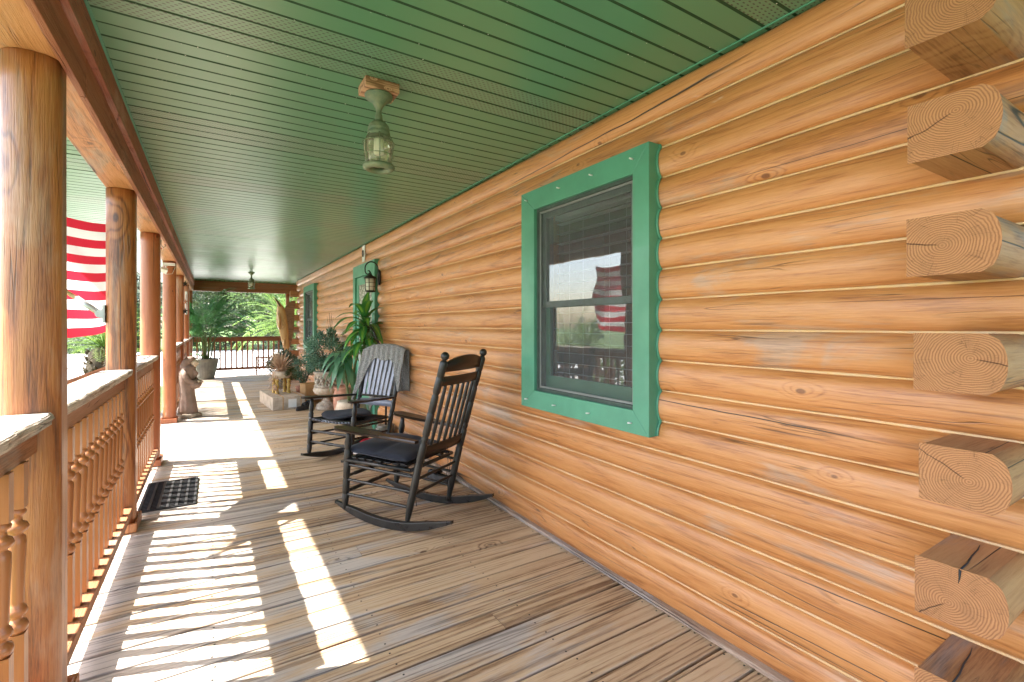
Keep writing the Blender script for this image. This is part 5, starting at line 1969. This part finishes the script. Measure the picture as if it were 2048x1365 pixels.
# lattice screen beyond the end railing
lt = thing('lattice_panel', (1.05, 15.4, -.55), 'small brown lattice panel standing beyond the end railing', 'lattice')
mb = MB()
mb.box(-.02, .02, -.02, .02, 0, .98); mb.box(1.28, 1.32, -.02, .02, 0, .98); mb.box(.0205, 1.2795, -.015, .015, .93, .97)
mb.build('frame', 'railx', lt)
mb = MB()
for k in range(-8, 13):
    for sg, yy in ((1, -.006), (-1, .006)):
        x0 = k * .11
        pts = []
        for z in (0.0, .93):
            x = x0 + z if sg == 1 else x0 + .93 - z
            pts.append((x, z))
        (xa, za), (xb, zb) = pts
        # clip to the frame
        ts = []
        def clipx(xa, za, xb, zb):
            t0, t1 = 0.0, 1.0
            dx = xb - xa
            for lim, s2 in ((.02, 1), (1.28, -1)):
                a0 = (lim - xa) / dx
                if dx * s2 > 0: t0 = max(t0, a0)
                else: t1 = min(t1, a0)
            return t0, t1
        t0, t1 = clipx(xa, za, xb, zb)
        if t1 - t0 > .02:
            mb.tube([(xa + (xb - xa) * t0, yy, za + (zb - za) * t0), (xa + (xb - xa) * t1, yy, za + (zb - za) * t1)], .009, 4, smooth=False)
mb.build('slats', 'railx', lt)

# ------------------------------------------------------------ trees
def make_tree(seed, h, rc, mat, n=5200, leaf=.17):
    global rnd
    keep = rnd
    rnd = random.Random(seed)
    t_ = thing('tree', (0, 0, 0), 'tree', 'tree', 'trees around the yard')
    tr = MB()
    tr.tube([(0, 0, 0), (.1, .05, h * .25), (0, .1, h * .5), (.05, 0, h * .8)], [.2, .16, .12, .04], 10)
    lv = MB()
    cl = []
    for k in range(46):
        v = Vector((rnd.gauss(0, 1), rnd.gauss(0, 1), rnd.gauss(0, .9))).normalized()
        c = Vector((v.x * rc, v.y * rc, h * .56 + v.z * h * .42)) * 1.0
        f = rnd.uniform(.45, 1.0)
        c = Vector((c.x * f, c.y * f, h * .56 + (c.z - h * .56) * f))
        cl.append((c, v, rnd.uniform(.45, .95)))
        if k % 2 == 0:
            st0 = Vector((0, .08, h * rnd.uniform(.2, .55)))
            tr.tube([st0, (st0 + c) / 2 + Vector((0, 0, .2)), c], [.06, .04, .012], 6)
    def cfn():
        c, v, s_ = rnd.choice(cl)
        o = Vector((rnd.gauss(0, 1), rnd.gauss(0, 1), rnd.gauss(0, .75)))
        o = o.normalized() * s_ * rnd.uniform(.4, 1.05) * rc * .36
        return c + o, o.normalized() * .6 + Vector((0, 0, .3))
    foliage(lv, n, cfn, leaf, .9, .55)
    tr.build('trunk', 'trunk', t_)
    lv.build('crown', mat, t_)
    rnd = keep
    return t_
protos = [make_tree(11, 7.5, 3.0, 'leaf_grey', 9000, .2), make_tree(12, 6.0, 2.7, 'leaf_dark', 8000, .2), make_tree(13, 8.5, 3.4, 'leaf_olive', 9000, .22)]
hedge = thing('hedge', (-14, 43.5, -.55), 'long informal hedge of mixed bushes along the far edge of the driveway', 'hedge')
for k in range(13):
    mb = MB()
    bush(mb, (k * 3.6, rnd.uniform(-.8, .8), 1.55), (2.6, 1.6, 1.7), 2600, .24, 22, .5)
    mb.build('bush', ('leaf_dark', 'leaf_olive', 'leaf_grey')[k % 3], hedge)
spots = [(-3.5, 33, 0, 'grey green tree behind the far corner post'), (1.5, 34, 2, 'olive green tree behind the feathery potted palm'), (6, 33, 0, 'grey green tree right behind the bright date palm'),
         (10, 31, 1, 'dark green tree behind the carved fish'), (15, 33, 2, 'olive tree beyond the house corner'), (-9, 35, 1, 'dark tree behind the gap beside the floodlight post'),
         (-15, 33, 2, 'olive tree far off left of the steps'), (-20, 27, 0, 'grey green tree across the driveway beyond the flag'), (-22, 20, 1, 'dark tree across the driveway behind the sago palm'),
         (-22, 13, 2, 'tall olive tree across the driveway at left'), (-21, 6.5, 0, 'grey green tree at the left edge behind the flag'), (-22, 0, 1, 'dark tree far left reflected in the window'),
         (-21, -7, 2, 'olive tree at far left behind the camera side'), (4, 37, 1, 'dark tree in the second row behind the date palm'), (-1, 38, 1, 'dark tree in the second row behind the corner post'), (8.5, 38, 1, 'dark tree in the second row behind the fish'),
         (3.6, 29, 1, 'lower dark tree straight behind the end railing'), (7.6, 27.5, 0, 'nearest grey green tree behind the date palm')]
used = set()
for x, y, k, lb in spots:
    o = protos[k] if k not in used else copy_tree(protos[k])
    used.add(k)
    kf = 1.38 if y > 25 and x > -16 else 1.0
    o.location = (x * kf, y * kf, -.55)
    o.rotation_euler = (0, 0, rnd.uniform(0, 6.28))
    s_ = rnd.uniform(.85, 1.12) * kf * (.42 if x < -18 else 1)
    o.scale = (s_, s_, s_ * rnd.uniform(.9, 1.1))
    o['label'] = lb
